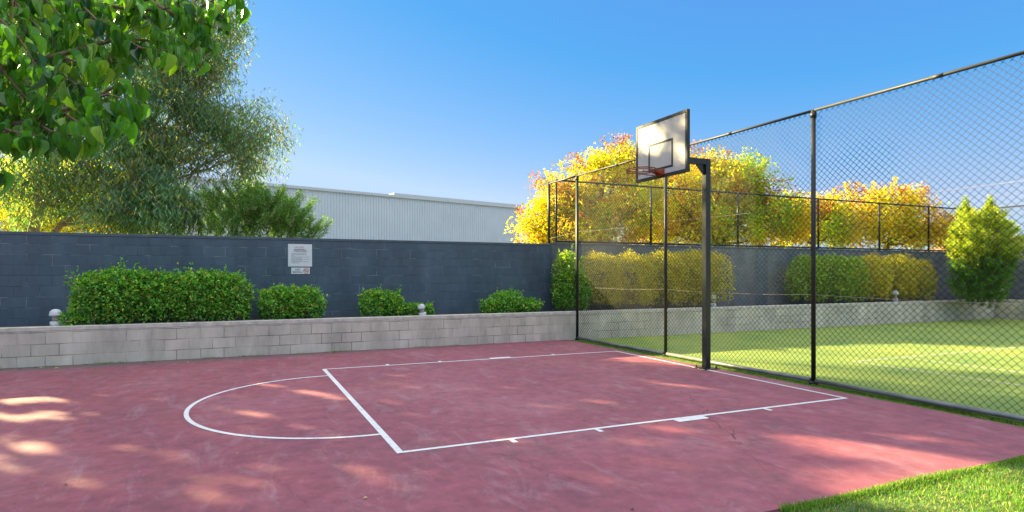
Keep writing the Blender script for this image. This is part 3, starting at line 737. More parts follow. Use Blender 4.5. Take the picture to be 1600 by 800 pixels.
lobes1 = [lobe(60,300,15.2,60,38,30), lobe(140,290,14.8,70,42,46), lobe(215,285,14.3,60,58,56), lobe(255,330,14.2,42,34,26), lobe(200,330,14.2,60,28,22),
          lobe(235,215,14.6,62,60,66), lobe(160,200,15,80,60,56), lobe(60,180,15.3,80,70,50), lobe(265,130,14.8,60,60,48), lobe(320,95,14.9,40,34,22), lobe(352,70,15,20,22,11,1),
          lobe(325,112,15,28,20,9,1), lobe(310,200,14.7,32,44,26), lobe(358,190,14.8,44,34,30,1), lobe(400,205,14.8,34,34,22,1), lobe(395,250,14.8,30,24,16,1), lobe(335,245,14.7,36,30,18,1), lobe(418,230,14.8,18,20,7,1),
          lobe(355,270,14.6,40,16,10,1), lobe(290,320,14.4,26,22,10),
          lobe(160,90,15,100,80,66), lobe(30,60,15.4,80,90,50), lobe(240,20,15,80,60,46), lobe(120,-40,15.2,110,60,50), lobe(310,-10,15,50,50,20), lobe(350,20,15.2,26,24,8)]
dense = [l for l in lobes1 if l[3] == 0]; airy = [l for l in lobes1 if l[3] == 1]
dense += [lobe(-10,150,15.2,60,60,40), lobe(-20,60,15.2,60,70,44), lobe(20,-30,15.3,60,50,36)]
grow(T1, fork, dense, 92, .22, (.13,.22), (.022,.036), EP, EW, droop=.62, limb_r=.03, gaps=True)
airy += [lobe(285,85,18.6,40,34,18,1), lobe(325,60,18.6,40,34,18,1), lobe(250,60,18.8,40,40,18,1)]
grow(T1, fork, airy, 74, .24, (.11,.17), (.016,.027), EP, EW, droop=.55, limb_r=.02, gaps=True, out=1.6)
T1.finish(M_leafE, M_barkL)
# backlit yellow shrub behind it
T2 = Tree('wattle_tree', (-16.5, 21.0), 'bright yellow leaved tree glowing behind the eucalyptus trunk')
T2.tube([np.array([-16.5,21,0]), np.array([-16.3,21,2.2]), np.array([-16.2,20.9,3.2])], .16, .09, True, 8)
grow(T2, [np.array([-16.2,20.9,2.6])], [lobe(20,300,20.5,60,50,40,2), lobe(90,310,20,60,45,40,2), lobe(160,330,20,50,34,30,2), lobe(60,345,19.6,90,20,34,2), lobe(215,345,19.6,40,20,14,2), lobe(120,262,20.5,46,26,16,2), lobe(-50,300,20.5,50,50,26,2)],
     110, .34, (.09,.15), (.035,.06), EP, EW, droop=.3, limb_r=.05)
T2.finish(M_leafY, M_barkB)
# two more eucalypts outside the frame on the left, whose shade lies over the court
def shade_tree(x, y, rr, z0, z1, n_, label, lp=120):
    t = Tree('eucalyptus_tree', (x, y), label)
    t.tube([np.array([x,y,0]), np.array([x+.1,y,z0*.7]), np.array([x-.1,y,z0+.8]), np.array([x,y+.2,(z0+z1)/2])], .2, .1, True, 8)
    lb = []
    for k in range(n_):
        a = 2*math.pi*k/n_+rng.random()*.6; r = rr*rng.uniform(.25, .75)
        lb.append((np.array([x+r*math.cos(a), y+r*math.sin(a), rng.uniform(z0+.8, z1-.8)]), (rr*.42, rr*.42, (z1-z0)*.2), 26, 0))
    grow(t, [np.array([x,y,z0+.8]), np.array([x,y+.2,(z0+z1)/2])], lb, lp, .32, (.12,.2), (.024,.04), EP, EW, droop=.6, limb_r=.03, gaps=True)
    t.finish(M_leafE, M_barkL)
shade_tree(-14.0, 13.5, 2.0, 2.6, 9.0, 15, 'low eucalyptus standing just left of the view beyond the dark wall', 190)
shade_tree(-15.9, 12.3, 2.9, 2.6, 10.8, 18, 'tall eucalyptus standing left of the view beyond the dark wall', 200)
shade_tree(-18.0, 9.0, 3.4, 2.6, 10.2, 13, 'eucalyptus farthest to the left, beyond the end of the dark wall', 140)

# feathery dark green shrub
T3 = Tree('bottlebrush_shrub', (-5.7, 14.9), 'feathery dark green shrub right of the eucalyptus, in front of the warehouse')
GP = [[(.12,.30,.05),(.18,.38,.06),(.08,.21,.045),(.30,.42,.07)]]; GW = [[3,3,2,1]]
base3 = np.array([-5.7,14.9,0]); T3.tube([base3, base3+[0,0,1.4]], .07, .05, True, 6)
tips3 = []
def feather(T_, a, c, nl, sz=(.05,.085), pal=GP, w_=GW, wid=(.008,.013), sag=-.05):
    pts = branch_path(a, c, sag, .25, 8); T_.tube(pts, .012, .003, n_=4)
    pts = np.array(pts); u = rng.random(nl)**.7*6.99; i = u.astype(int); fr_ = (u-i)[:, None]
    p = pts[i]*(1-fr_)+pts[i+1]*fr_+rng.normal(0, .035, (nl, 3)); ax = unit(pts[i+1]-pts[i])
    d = ax*.8+rand_dir(nl)*.9
    T_.addleaves(scatter(LEAF4, p, d, rand_dir(nl), rng.uniform(*sz, nl), rng.uniform(*wid, nl), pick(pal[0], w_[0], nl, .2)))
cl = [(330,330,38,44),(375,315,40,34),(355,345,60,26),(420,340,44,34),(455,345,40,26),(400,305,24,22),(440,320,20,24)]
for (px, py, rx, ry) in cl:
    for k in range(62):
        g = in_ball(1)[0]; c = at(px+g[0]*rx, py+g[2]*ry, 14.6+g[1]*.7)
        a = c*1+np.array([-(c[0]+5.7)*.10+rng.normal(0,.14), rng.normal(0,.14), -rng.uniform(.2,.42)])
        feather(T3, a, c, 95)
for (px, py) in ((515,347),(505,338),(488,322),(493,312),(470,300),(468,312),(440,292),(443,298),(478,330),(497,352),(508,356),(405,292),(385,289),(350,286),(335,288),(420,300),(312,300),(303,318),(480,345),(460,322),(318,290)):
    for k in range(3):
        c = at(px+rng.normal(0,3), py+rng.normal(0,3), 14.6+rng.normal(0,.15)); a = c+np.array([-(c[0]+5.7)*.35, 0, -.5])
        feather(T3, a, c, 150)
for k in range(14): T3.tube(branch_path(base3+[0,0,1.2], at(rng.uniform(320,490), rng.uniform(310,350), 14.6), .02, .3, 6), .025, .008, n_=5)
T3.finish(M_leafE, M_barkB)

# ------------------------------------------------------------------ autumn trees
AP = [[(.78,.62,.015),(.64,.58,.02),(.44,.54,.03),(.82,.44,.02),(.28,.38,.03)], [(.34,.10,.02),(.46,.17,.02),(.22,.07,.02),(.60,.34,.03)], [(.34,.50,.04),(.48,.58,.04),(.66,.66,.04),(.22,.36,.03)], [(.80,.58,.03),(.74,.64,.04),(.60,.32,.05)]]
AW = [[4,3,3,2.4,2], [3,3,1,1.5], [3,3,2,2], [3,3,1]]
def autumn(base, lobes, tips, label, fk):
    t = Tree('autumn_tree', base, label, 'autumn trees behind the grey wall')
    b0 = np.array([*base, 0]); fk = np.array(fk)
    t.tube([b0, b0*.5+fk*.5+[.05,0,0], fk], .16, .1, True, 8)
    grow(t, [fk], lobes, 66, .21, (.09,.15), (.042,.066), AP, AW, droop=.35, limb_r=.05, out=1.3)
    grow(t, [fk], tips, 20, .13, (.07,.11), (.04,.06), AP, AW, droop=.2, limb_r=.02, out=2.6)
    for (c, rad, ncl, pi) in lobes:
        for k in range(max(3, ncl//6)):
            u = rand_dir(1)[0]; u[2] = abs(u[2])*1.1+.1; u = unit(u); a = c+u*rad*.7; e = c+u*rad*rng.uniform(1.25, 1.6)+np.array([0,0,.05])
            q = 1 if rng.random() < .35 else (3 if rng.random() < .4 else pi)
            feather(t, a, e, 34, (.08,.13), [AP[q]], [AW[q]], (.04,.06), .04)
    t.finish(M_leafY, M_barkB)
Y1 = 18.6
autumn((at(945,400,Y1+.3)[0], Y1+.3),
  [lobe(850,350,Y1-.2,30,38,44), lobe(890,330,Y1,44,50,70), lobe(940,295,Y1+.3,44,46,60), lobe(972,262,Y1+.3,28,34,30), lobe(945,350,Y1,60,40,70), lobe(905,365,Y1-.4,60,22,40,0), lobe(1000,320,Y1,40,50,50), lobe(870,305,Y1,18,22,9,3), lobe(930,262,Y1,16,20,8), lobe(845,375,Y1-.3,26,12,14,3)],
  [lobe(905,252,Y1,14,12,7,1), lobe(965,224,Y1+.2,16,9,8,1), lobe(838,283,Y1,9,7,4,1), lobe(855,285,Y1,14,8,7,1), lobe(818,325,Y1,9,12,6,1), lobe(822,348,Y1,8,12,5,1), lobe(845,318,Y1,14,10,7,1), lobe(935,250,Y1,14,9,6,1), lobe(985,248,Y1,10,12,5,1), lobe(820,376,Y1,18,5,5,1), lobe(885,300,Y1-.8,16,12,6,1), lobe(950,380,Y1-.8,60,8,10,1)],
  'tall yellow autumn tree with rust red tips at the fence corner', at(945,380,Y1+.2))
Y2 = 20.2
autumn((at(1120,400,Y2)[0], Y2),
  [lobe(1050,310,Y2,50,56,74), lobe(1110,300,Y2,50,50,70,0), lobe(1165,300,Y2,46,44,50,2), lobe(1080,350,Y2-.4,60,34,60,0), lobe(1150,350,Y2-.4,60,34,60,2), lobe(1205,335,Y2,36,36,36,2), lobe(1155,272,Y2,26,16,14,0), lobe(1120,265,Y2,20,18,10,0), lobe(1020,350,Y2-.4,34,36,30,3), lobe(1232,352,Y2,34,28,30,3), lobe(1015,310,Y2,30,40,28,2), lobe(1062,270,Y2,30,24,16,3), lobe(1200,368,Y2-.5,44,14,20,3)],
  [lobe(1088,238,Y2,14,13,9,1), lobe(1110,252,Y2,16,8,6,1), lobe(1180,286,Y2-.8,26,12,13,1), lobe(1195,300,Y2-.8,26,14,14,1), lobe(1220,318,Y2,14,16,8,1), lobe(1232,340,Y2,10,18,7,1), lobe(1150,300,Y2-1,26,20,10,1), lobe(1060,330,Y2-1.1,30,30,12,1), lobe(1040,290,Y2-1,20,26,8,1)],
  'broad green and gold autumn tree seen behind the hoop post', at(1120,385,Y2))
Y3 = 22
autumn((at(1270,400,Y3)[0], Y3),
  [lobe(1240,345,Y3,26,32,26,0), lobe(1300,345,Y3,34,30,34,3), lobe(1215,350,Y3,30,30,20,0), lobe(1275,355,Y3,40,26,40,2), lobe(1255,330,Y3,24,18,14,3), lobe(1310,350,Y3,26,28,22,2), lobe(1285,330,Y3,26,14,12,3)],
  [lobe(1250,316,Y3,18,8,9,1), lobe(1275,318,Y3,20,8,10,1), lobe(1300,320,Y3,16,8,8,1), lobe(1235,328,Y3,10,8,5,1)],
  'small green autumn tree with red top between the two golden trees', at(1270,380,Y3))
Y4 = 22.6
autumn((at(1385,400,Y4)[0], Y4),
  [lobe(1345,335,Y4,34,36,40,3), lobe(1390,330,Y4,40,34,46,0), lobe(1430,345,Y4,36,30,36,3), lobe(1360,362,Y4-.3,50,20,36,0), lobe(1440,368,Y4-.3,40,16,26,0), lobe(1470,358,Y4,24,24,18,3), lobe(1310,350,Y4,30,30,24,0), lobe(1500,362,Y4,26,24,14,3), lobe(1410,312,Y4,34,12,12,3)],
  [lobe(1318,302,Y4,16,7,7,1), lobe(1336,295,Y4,8,10,4,1), lobe(1372,304,Y4,14,6,6,1), lobe(1408,296,Y4,14,8,7,1), lobe(1430,300,Y4,16,8,6,1), lobe(1445,320,Y4,14,10,5,1), lobe(1478,335,Y4,14,10,7,1), lobe(1340,318,Y4,20,8,6,1), lobe(1458,342,Y4,12,14,6,1)],
  'orange and yellow autumn tree right of the near fence post', at(1385,382,Y4))

# ------------------------------------------------------------------ hedges and shrubs in the planter
HP = [[(.13,.36,.045),(.20,.44,.05),(.07,.23,.04),(.42,.54,.06),(.38,.27,.06)], [(.52,.46,.05),(.66,.50,.06),(.28,.34,.05),(.62,.40,.08)], [(.5,.55,.05),(.62,.6,.06),(.3,.42,.05),(.2,.32,.04)], [(.22,.34,.05),(.33,.42,.06),(.14,.25,.04),(.52,.48,.07)]]
HWt = [[4,3,3,1.6,.5], [3,3,2,1.5], [3,3,3,2], [3,3,2,1]]
def hedge(name, label, group, balls, n_leaf, pi=0, L_=(.042,.075), W_=(.026,.044), zb=.63, nn=.62, cat='shrub', sq=1.0, sunlit_top=None, stems=4):
    """balls: (px, py_top, halfwidth px, depth m, n) in the planter"""
    cen = []
    for (px, pyt, hw, dp, n_) in balls:
        s = s_at(px, n_); p = P0+s*W+n_*N; zt = EYE+(YH-pyt)*p[1]/FPX; r = hw/FPX*p[1]/math.cos(WA)*.95
        cen.append((p, r, dp, zt))
    root = empty(name, (*np.mean([c[0] for c in cen], 0), zb)); tag(root, label, cat, group); base = np.array([*root.location])
    Vs = []; Fs = []; Cs = []; nv = 0; tot = sum(c[1] for c in cen); wd = MB()
    for (p, r, dp, zt) in cen:
        hz = (zt-zb)/2; cz = zb+hz
        m = int(n_leaf*r/tot)
        u = rand_dir(m); u[:, 2] = np.where(u[:, 2] < -.75, -u[:, 2], u[:, 2])
        # super-ellipsoid: boxier clipped shape
        q = np.abs(u)**(2.0); k = (np.abs(u[:, 0])**2.7+np.abs(u[:, 1])**2.7+np.abs(u[:, 2])**2.7)**(-1/2.7)
        rad = k**sq*(1-np.abs(rng.normal(0, .085, m)))
        inner = rng.random(m) < .30; rad = np.where(inner, rad*rng.uniform(.45, .95, m), rad)
        ph = rng.uniform(0, 6, 6)
        lump = 1+.05*np.sin(u[:, 0]*7+ph[0]+u[:, 2]*5)+.06*np.sin(u[:, 0]*15+u[:, 2]*12+ph[1])+.06*np.sin(u[:, 2]*13-u[:, 1]*11+ph[2])+.04*np.sin(u[:, 0]*27+u[:, 2]*23+ph[3])
        rad = rad*lump
        stray = rng.random(m) < .03; rad = np.where(stray, rad*(1+.16*rng.random(m)), rad)
        loc = u*rad[:, None]*np.array([r, dp, hz])
        pos = np.stack([p[0]+loc[:, 0]*W[0]+loc[:, 1]*N[0], p[1]+loc[:, 0]*W[1]+loc[:, 1]*N[1], np.maximum(cz+loc[:, 2], zb+.02)], 1)
        out = np.stack([u[:, 0]*W[0]+u[:, 1]*N[0], u[:, 0]*W[1]+u[:, 1]*N[1], u[:, 2]], 1)
        d = out*.7+rand_dir(m)*1.0+np.array([0, 0, .25]); nr = out*.6+rand_dir(m)*.8+np.array([0, 0, .9])
        col = pick(HP[pi], HWt[pi], m, .2)
        tone = 1+.28*np.sin(u[:, 0]*9+ph[4])*np.sin(u[:, 2]*7+u[:, 1]*5+ph[5]); col = np.clip(col*tone[:, None]*np.array([1.0, 1.0, 1.0]), .004, .9)
        if sunlit_top is not None:                          # sunlit yellow of the hedge top, painted into the leaf colour
            tmask = (u[:, 2]+rng.normal(0, .25, m)) > .62; col[tmask] = pick(HP[sunlit_top], HWt[sunlit_top], int(tmask.sum()), .15)
        V, Fc, C = scatter(LEAF4, pos, d, nr, rng.uniform(*L_, m), rng.uniform(*W_, m), col)
        Vs.append(V-base); Fs.append(Fc+nv); Cs.append(C); nv += len(V)
        for k_ in range(int(16*r/.5) if pi == 0 else 0):
            uu = rand_dir(1)[0]; uu[2] = abs(uu[2])+.15; uu[1] = -abs(uu[1]) if rng.random() < .7 else uu[1]; uu = unit(uu); kk = (abs(uu)**2.7).sum()**(-1/2.7)
            ln = rng.uniform(1.0, 1.0+.16/max(r, .2)); m2_ = 16; tt = rng.uniform(.8, ln+.08, m2_)
            l2 = uu[None]*kk*tt[:, None]*np.array([r, dp, hz])+rng.normal(0, .018, (m2_, 3))
            ps = np.stack([p[0]+l2[:, 0]*W[0]+l2[:, 1]*N[0], p[1]+l2[:, 0]*W[1]+l2[:, 1]*N[1], np.maximum(cz+l2[:, 2], zb+.02)], 1)
            oo = np.array([uu[0]*W[0]+uu[1]*N[0], uu[0]*W[1]+uu[1]*N[1], uu[2]])
            V, Fc, C = scatter(LEAF4, ps, oo+rand_dir(m2_)*.9, rand_dir(m2_)+[0,0,.7], rng.uniform(*L_, m2_), rng.uniform(*W_, m2_), pick(HP[pi], HWt[pi], m2_, .2)*1.1)
            Vs.append(V-base); Fs.append(Fc+nv); Cs.append(C); nv += len(V)
        for k_ in range(stems):
            g = rng.uniform(-.6, .6); tp = np.array([p[0]+g*r*W[0], p[1]+g*r*W[1], cz+hz*.5]); bt = np.array([p[0]+g*.6*r*W[0], p[1]+g*.6*r*W[1], zb-.02])
            wd = MB(); wd.tube([x_-base for x_ in branch_path(bt, tp, 0, .25, 5)], [.014,.012,.010,.008,.005], 5, False); wd.build('stem', M_barkB, root)
    np_mesh('foliage', np.concatenate(Vs), np.concatenate(Fs), M_leafH, root, np.concatenate(Cs))
    return root
G1 = 'clipped shrubs in front of the dark wall'
hedge('hedge_shrub', 'largest shrub, wide and flat topped, right of the mushroom garden light', G1, [(148,431,29,.36,.62),(182,424,30,.48,.6),(222,426,32,.44,.6),(260,430,27,.38,.62)], 19000)
hedge('hedge_shrub', 'rounded shrub touching the right side of the largest hedge', G1, [(312,426,34,.46,.6),(352,430,36,.42,.6)], 13000)
hedge('hedge_shrub', 'dome shaped shrub below the signs on the dark wall', G1, [(440,450,31,.4,.6),(472,452,31,.4,.6)], 8500)
hedge('hedge_shrub', 'small bushy shrub left of the leaning garden light', G1, [(590,455,25,.34,.6),(615,461,14,.28,.6)], 5000)
hedge('hedge_shrub', 'tiny low shrub directly behind the leaning garden light', G1, [(643,475,17,.25,.62),(665,478,11,.2,.66)], 2000, sq=.5)
hedge('hedge_shrub', 'low spreading shrub nearest to the fence corner on the dark wall', G1, [(790,457,26,.36,.6),(818,468,24,.3,.6),(770,470,18,.28,.6)], 5200, sq=.6)
b_ = hedge('creeping_plant', 'trailing green sprig growing beside the mushroom garden light', None, [(108,490,11,.15,.3),(125,494,12,.12,.35)], 420, zb=.64, cat='plant', sq=.3, stems=2)
G2 = 'hedges along the tennis court'
hedge('hedge_shrub', 'dark green shrub wrapped behind the fence corner post', G2, [(885,396,17,.4,.66),(893,425,24,.45,.6)], 9000, pi=0, sunlit_top=2)
hedge('hedge_shrub', 'long hedge with sunlit gold painted into its leaves behind the mesh at the fence corner', G2, [(935,397,38,.45,.66),(985,397,38,.5,.66),(1035,394,40,.5,.66),(1080,393,40,.5,.66),(1112,395,33,.48,.66)], 36000, pi=1, sunlit_top=1, L_=(.03,.05), W_=(.02,.032))
hedge('hedge_shrub', 'dark green trimmed hedge seen behind the near fence post', G2, [(1262,402,32,.45,.66),(1300,401,34,.5,.66),(1328,403,22,.48,.66)], 16000, pi=3)
hedge('hedge_shrub', 'olive clipped hedge with sunlit golden top painted into its leaves behind the white garden light', G2, [(1360,401,28,.5,.66),(1400,401,34,.5,.66),(1432,408,26,.46,.66)], 17000, pi=1, sunlit_top=1)
hedge('hedge_shrub', 'hedge at the far right edge of the tennis court', G2, [(1575,405,26,.45,.55),(1604,402,30,.5,.3)], 14000, pi=3, sunlit_top=2)
# pointed bush in the right hand corner
cY = 19.6
T5 = Tree('pointed_bush', tuple(at(1530,460,cY)[:2]), 'tall pointed yellow green bush in the far right corner of the planter', None, 'bush', .63)
bb = T5.base; T5.tube([bb, bb+[0,0,1.2]], .07, .05, True, 7)
FPl = [[(.48,.52,.05),(.32,.44,.04),(.18,.32,.035),(.62,.60,.07)], [(.12,.28,.04),(.18,.34,.05),(.08,.2,.035)]]; FWt = [[2.5,3,3,1.5],[3,3,2]]
def cone_feathers(rows):
    for (py, x0, x1, cnt, pi) in rows:
        for k in range(cnt):
            px = rng.uniform(x0, x1); c = at(px, py+rng.normal(0, 5), cY+rng.uniform(-.9,.5)*(x1-x0)/110)
            a = np.array([bb[0]*.35+c[0]*.65, bb[1]*.4+c[1]*.6, c[2]-rng.uniform(.25,.45)])
            feather(T5, a, c, 75, (.06,.10), [FPl[pi]], [FWt[pi]], (.018,.03), .03)
cone_feathers([(318,1504,1508,6,0),(318,1545,1552,8,0),(324,1500,1512,8,0),(326,1536,1560,16,0),(335,1496,1574,48,0),(346,1488,1586,62,0),(358,1482,1594,74,0),(370,1478,1602,80,0),(382,1478,1604,80,0),(393,1480,1598,70,0),(403,1482,1590,60,1),(416,1480,1590,56,1),(430,1478,1588,56,1),(444,1480,1584,50,1),(456,1484,1578,36,1)])
T5.finish(M_leafY, M_barkB)

# ------------------------------------------------------------------ broad leaved tree over the camera, top left
def ovate(nseg=6):
    v = []; f = []
    for i in range(nseg+1):
        t = i/nseg; wd = .5*math.sin(math.pi*min(1, t**.88))**.85 if 0 < t < 1 else .0
        wd = max(wd, .012); curl = -.42*t*t; cup = .75*wd
        v += [(-wd, t, cup+curl), (-wd*.5, t, cup*.35+curl), (0, t, curl), (wd*.5, t, cup*.35+curl), (wd, t, cup+curl)]
    for i in range(nseg):
        for k in range(4): a = i*5+k; f.append([a, a+1, a+6, a+5])
    return np.array(v), np.array(f)
OV = ovate()
T6 = Tree('pear_tree', (-3.9, 1.3), 'leafy green tree overhanging the view at the top left, nearest to the viewer')
tb = T6.base
T6.tube([tb, tb+[.05,0,1.0], tb+[.1,.1,1.9], tb+[.0,.2,2.7], tb+[.1,.3,3.6]], .11, .06, True, 10)
GLP = [[(.09,.25,.025),(.13,.32,.03),(.06,.17,.025),(.26,.42,.04),(.04,.12,.035)]]; GLW = [[4,4,3,2,1.5]]
leafP = []; leafD = []; leafN = []; leafL = []
pet = MB()
def spray(pts, dens=26, L_=(.068,.096), r0=.008, r1=.0025, start=0.0):
    pts = [np.array(p, float) for p in pts]
    T6.tube(pts, r0, r1, n_=6)
    seg = np.array([np.linalg.norm(pts[i+1]-pts[i]) for i in range(len(pts)-1)]); cum = np.concatenate([[0], np.cumsum(seg)]); tot = cum[-1]
    m = max(3, int(tot*dens))
    for k in range(m):
        u = (start+(1-start)*(k+.5+rng.uniform(-.4,.4))/m)*tot; i = min(len(seg)-1, int(np.searchsorted(cum, u)-1)); i = max(i, 0)
        p = pts[i]+(pts[i+1]-pts[i])*((u-cum[i])/seg[i]); ax = unit(pts[i+1]-pts[i])
        side = unit(np.cross(ax, [0,0,1.]))*(1 if k % 2 else -1)
        pd = unit(side*rng.uniform(.2,1)+ax*rng.uniform(.1,.7)+np.array([0,0,rng.uniform(-.5,.5)])); pl = rng.uniform(.02,.045)
        q = p+pd*pl+np.array([0,0,-.006])
        T6.limb.tube([p-tb, (p+pd*pl*.6+[0,0,.004])-tb, q-tb], [.0012,.0011,.001], 4, False)
        d = unit(pd*rng.uniform(.15,.7)+np.array([rng.normal(0,.2),rng.normal(0,.2),-1.0]))
        leafP.append(q); leafD.append(d)
        leafN.append(unit(pd*1.2+np.array([.2,-.3,.35])+rng.normal(0,.45,3))); leafL.append(rng.uniform(*L_))
def A2(l): return [at(*p) for p in l]
main = [A2([(-320,260,2.2),(-120,225,2.3),(0,199,2.4),(50,189,2.4),(95,174,2.42),(152,152,2.45),(182,133,2.5),(215,130,2.5)]),
        A2([(-300,150,2.2),(-60,118,2.4),(60,95,2.5),(145,71,2.6),(192,59,2.65),(240,64,2.7),(300,56,2.75)]),
        A2([(-200,0,2.3),(0,-20,2.6),(120,0,2.7),(192,13,2.7),(240,16,2.75),(283,9,2.8)]),
        A2([(60,-90,2.5),(180,-30,2.7),(277,27,2.8),(305,16,2.8),(331,2,2.8),(356,-14,2.8)])]
for m_ in main: spray(m_, 42, start=.3, r0=.016)
# attach the limbs to the trunk
for m_, zz in zip(main, (1.9, 2.5, 3.0, 3.5)):
    T6.tube([tb+[.08,.15,zz], (tb+[.08,.15,zz]+m_[0])/2+[0,0,.08], m_[0]], .04, .016)
def sub(a, c, **k): spray(branch_path(a, c, .03, .25, 6), **k)
subs = [((152,152,2.45),(170,148,2.4),(215,152,2.4)), ((150,155,2.45),(175,170,2.4),(205,168,2.4)), ((95,174,2.42),(120,190,2.35),(165,186,2.3)), ((50,189,2.4),(80,205,2.35),(130,208,2.3)),
        ((0,199,2.4),(20,205,2.3),(60,205,2.25)), ((20,190,2.5),(60,160,2.55),(90,130,2.6)), ((-40,190,2.4),(0,160,2.4),(40,140,2.4)), ((60,95,2.5),(90,110,2.45),(120,125,2.4)),
        ((100,90,2.55),(130,100,2.5),(165,96,2.5)), ((145,71,2.6),(170,85,2.6),(175,90,2.55)), ((192,59,2.65),(220,75,2.6),(262,72,2.6)), ((240,64,2.7),(270,75,2.7),(318,78,2.7)),
        ((0,105,2.45),(20,130,2.4),(45,150,2.35)), ((-60,118,2.4),(-20,80,2.4),(20,70,2.4)), ((0,-20,2.6),(40,20,2.5),(70,50,2.5)), ((60,-10,2.65),(100,30,2.6),(130,50,2.6)),
        ((120,0,2.7),(150,30,2.6),(190,40,2.6)), ((180,-30,2.7),(210,10,2.7),(250,40,2.7)), ((0,-40,2.6),(20,0,2.5),(20,30,2.4)), ((277,27,2.8),(305,35,2.8),(322,44,2.8)),
        ((331,2,2.8),(345,12,2.8),(352,30,2.8)), ((300,18,2.8),(318,40,2.8),(330,58,2.8)), ((-120,225,2.3),(-60,250,2.2),(-10,250,2.2)), ((0,30,2.3),(30,60,2.3),(60,100,2.3)),
        ((40,30,2.6),(90,50,2.7),(140,20,2.8)), ((-20,60,2.8),(50,90,2.9),(110,140,2.9)), ((-60,20,3.0),(60,30,3.0),(220,-10,3.0)), ((200,-40,2.9),(240,-5,2.9),(290,-5,2.9)), ((-20,130,2.9),(40,180,2.8),(80,165,2.8)), ((356,-14,2.8),(368,-6,2.8),(374,-4,2.8)),
        ((-30,20,2.5),(10,40,2.45),(40,45,2.4)), ((-30,140,2.5),(10,170,2.45),(30,175,2.4)), ((60,40,2.9),(110,70,2.9),(150,110,2.9)), ((220,20,2.9),(260,45,2.9),(300,30,2.9))]
for sb in subs:
    P_ = [at(*q) for q in sb]; T6.tube([P_[0], P_[1]], .006, .005, n_=5)
    spray([P_[0], (P_[0]+P_[1])/2, P_[1], (P_[1]+P_[2])/2+[0,0,-.01], P_[2]+[0,0,-.02]], 70, r0=.005, r1=.002)
# the crown continues above and to the left of the picture
for k in range(110):
    a = np.array([-3.8+rng.uniform(-.3,.9), 1.3+rng.uniform(-.3,.8), rng.uniform(2.4,4.2)]); dd = rand_dir(1)[0]; dd[2] = abs(dd[2])*.6
    c = a+dd*rng.uniform(.7,1.6)
    ky = YH-(c[2]-EYE)/max(c[1],.1)*FPX; kx = CX+c[0]/max(c[1],.1)*FPX
    if c[1] > .2 and -80 < kx and ky > -160: continue
    sub(a, c, dens=30, r0=.01)
n6 = len(leafP); leafL = np.array(leafL)*rng.choice([.62,.85,1.0,1.08], len(leafL), p=[.15,.3,.35,.2])
T6.addleaves(scatter(OV, np.array(leafP), np.array(leafD), np.array(leafN), leafL, leafL*rng.uniform(.42,.60,n6), pick(GLP[0], GLW[0], n6, .12)))
rt = T6.finish(M_leafG, M_barkB)
for ch in rt.children:
    if ch.name.startswith('crown'): ch.data.polygons.foreach_set('use_smooth', np.ones(len(ch.data.polygons), bool))

# ------------------------------------------------------------------ grass and litter
BL = (np.array([[-.5,0,0],[.5,0,0],[.32,.55,.06],[-.32,.55,.06],[0,1,.22]], float), None)
BLF = np.array([[0,1,2],[0,2,3],[3,2,4]])
GRP = [[(.11,.27,.03),(.16,.34,.035),(.06,.17,.025),(.40,.44,.07),(.50,.44,.2)]]; GRW = [[4,3,3,1.4,.9]]
def blades(name, m, sfun, nfun, hh, ww, kind='stuff', z=0.0):
    s = sfun(m); n_ = nfun(m); P_ = P0+s[:, None]*W+n_[:, None]*N
    pos = np.concatenate([P_, np.full((m, 1), z)], 1); d = rng.normal(0, .42, (m, 3)); d[:, 2] = 1
    patch = .75+.35*np.sin(s*2.1+np.cos(n_*3))*np.sin(n_*2.7+s)
    V, Fc, C = scatter((BL[0], BLF), pos, d, rand_dir(m), rng.uniform(*hh, m)*patch, rng.uniform(*ww, m), pick(GRP[0], GRW[0], m, .2))
    return V, Fc, C
V1, F1, C1 = blades('g', 95000, lambda m: rng.uniform(-4.2, 2.6, m), lambda m: -9.335-2.3*rng.random(m)**1.15, (.025,.055), (.003,.006))
ed = 12000; V2, F2, C2 = blades('g', ed, lambda m: rng.uniform(-4.2, .1, m), lambda m: -9.322-np.abs(rng.normal(0,.03,m)), (.03,.085), (.003,.006))
m3 = 26000; nn3 = -9.3*rng.random(m3); off = rng.uniform(-.29, .05, m3)
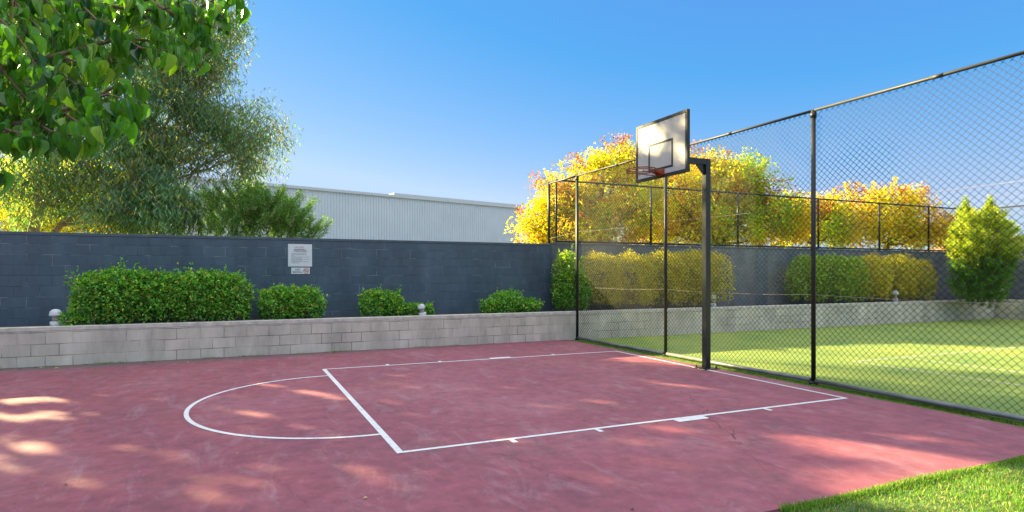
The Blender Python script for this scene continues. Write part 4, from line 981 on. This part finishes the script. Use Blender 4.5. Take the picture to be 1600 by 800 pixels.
V3, F3, C3 = blades('g', m3, lambda m: .0192*-nn3+off, lambda m: nn3, (.008,.022), (.003,.006))
V = np.concatenate([V1, V2, V3]); Fc = np.concatenate([F1, F2+len(V1), F3+len(V1)+len(V2)])
g = np_mesh('grass', V, Fc, M_grass, None, np.concatenate([C1, C2, C3])); tag(g, 'short green lawn grass at the edge of the red court', 'grass', kind='stuff')
# dry leaves on the court, mostly along the foot of the retaining wall
m = 420; k = int(m*.72)
s = np.concatenate([-17+rng.random(k)**1.0*12, rng.uniform(-15, 0, m-k)]); n_ = np.concatenate([-np.abs(rng.exponential(.22, k))-.03, -9.2*rng.random(m-k)])
sm = rng.random(m) < .75
P_ = P0+s[:, None]*W+n_[:, None]*N; pos = np.concatenate([P_, np.full((m, 1), .026)], 1)
d = rng.normal(0, 1, (m, 3)); d[:, 2] *= .1; nr = rng.normal(0, .3, (m, 3)); nr[:, 2] = 1
L_ = np.where(sm, rng.uniform(.012,.03,m), rng.uniform(.04,.085,m)); L_[k:] *= .6
V, Fc, C = scatter(LEAF4, pos, d, nr, L_, L_*.5, pick([(.42,.32,.15),(.2,.13,.07),(.35,.3,.08),(.12,.08,.05)], [2,3,1,2], m))
g = np_mesh('leaf_litter', V, Fc, M_litter, None, C); tag(g, 'scattered dry fallen leaves along the foot of the low wall', 'leaf litter', kind='stuff')
# moss and weeds at the foot of the low wall
m = 2600; s = rng.uniform(-17, -2, m); s = s[(np.sin(s*3.1)+np.sin(s*7.7+1)+rng.normal(0,.5,m)) > .55]; m = len(s)
P_ = P0+s[:, None]*W+(-np.abs(rng.normal(0, .018, m))-.008)[:, None]*N; pos = np.concatenate([P_, np.full((m, 1), .02)], 1)
d = rng.normal(0, .6, (m, 3)); d[:, 2] = 1
V, Fc, C = scatter((BL[0], BLF), pos, d, rand_dir(m), rng.uniform(.012,.04,m), rng.uniform(.004,.009,m), pick(GRP[0], GRW[0], m, .2))
g = np_mesh('weeds', V, Fc, M_grass, None, C); tag(g, 'small weeds sprouting along the joint between court and low wall', 'weeds', kind='stuff')
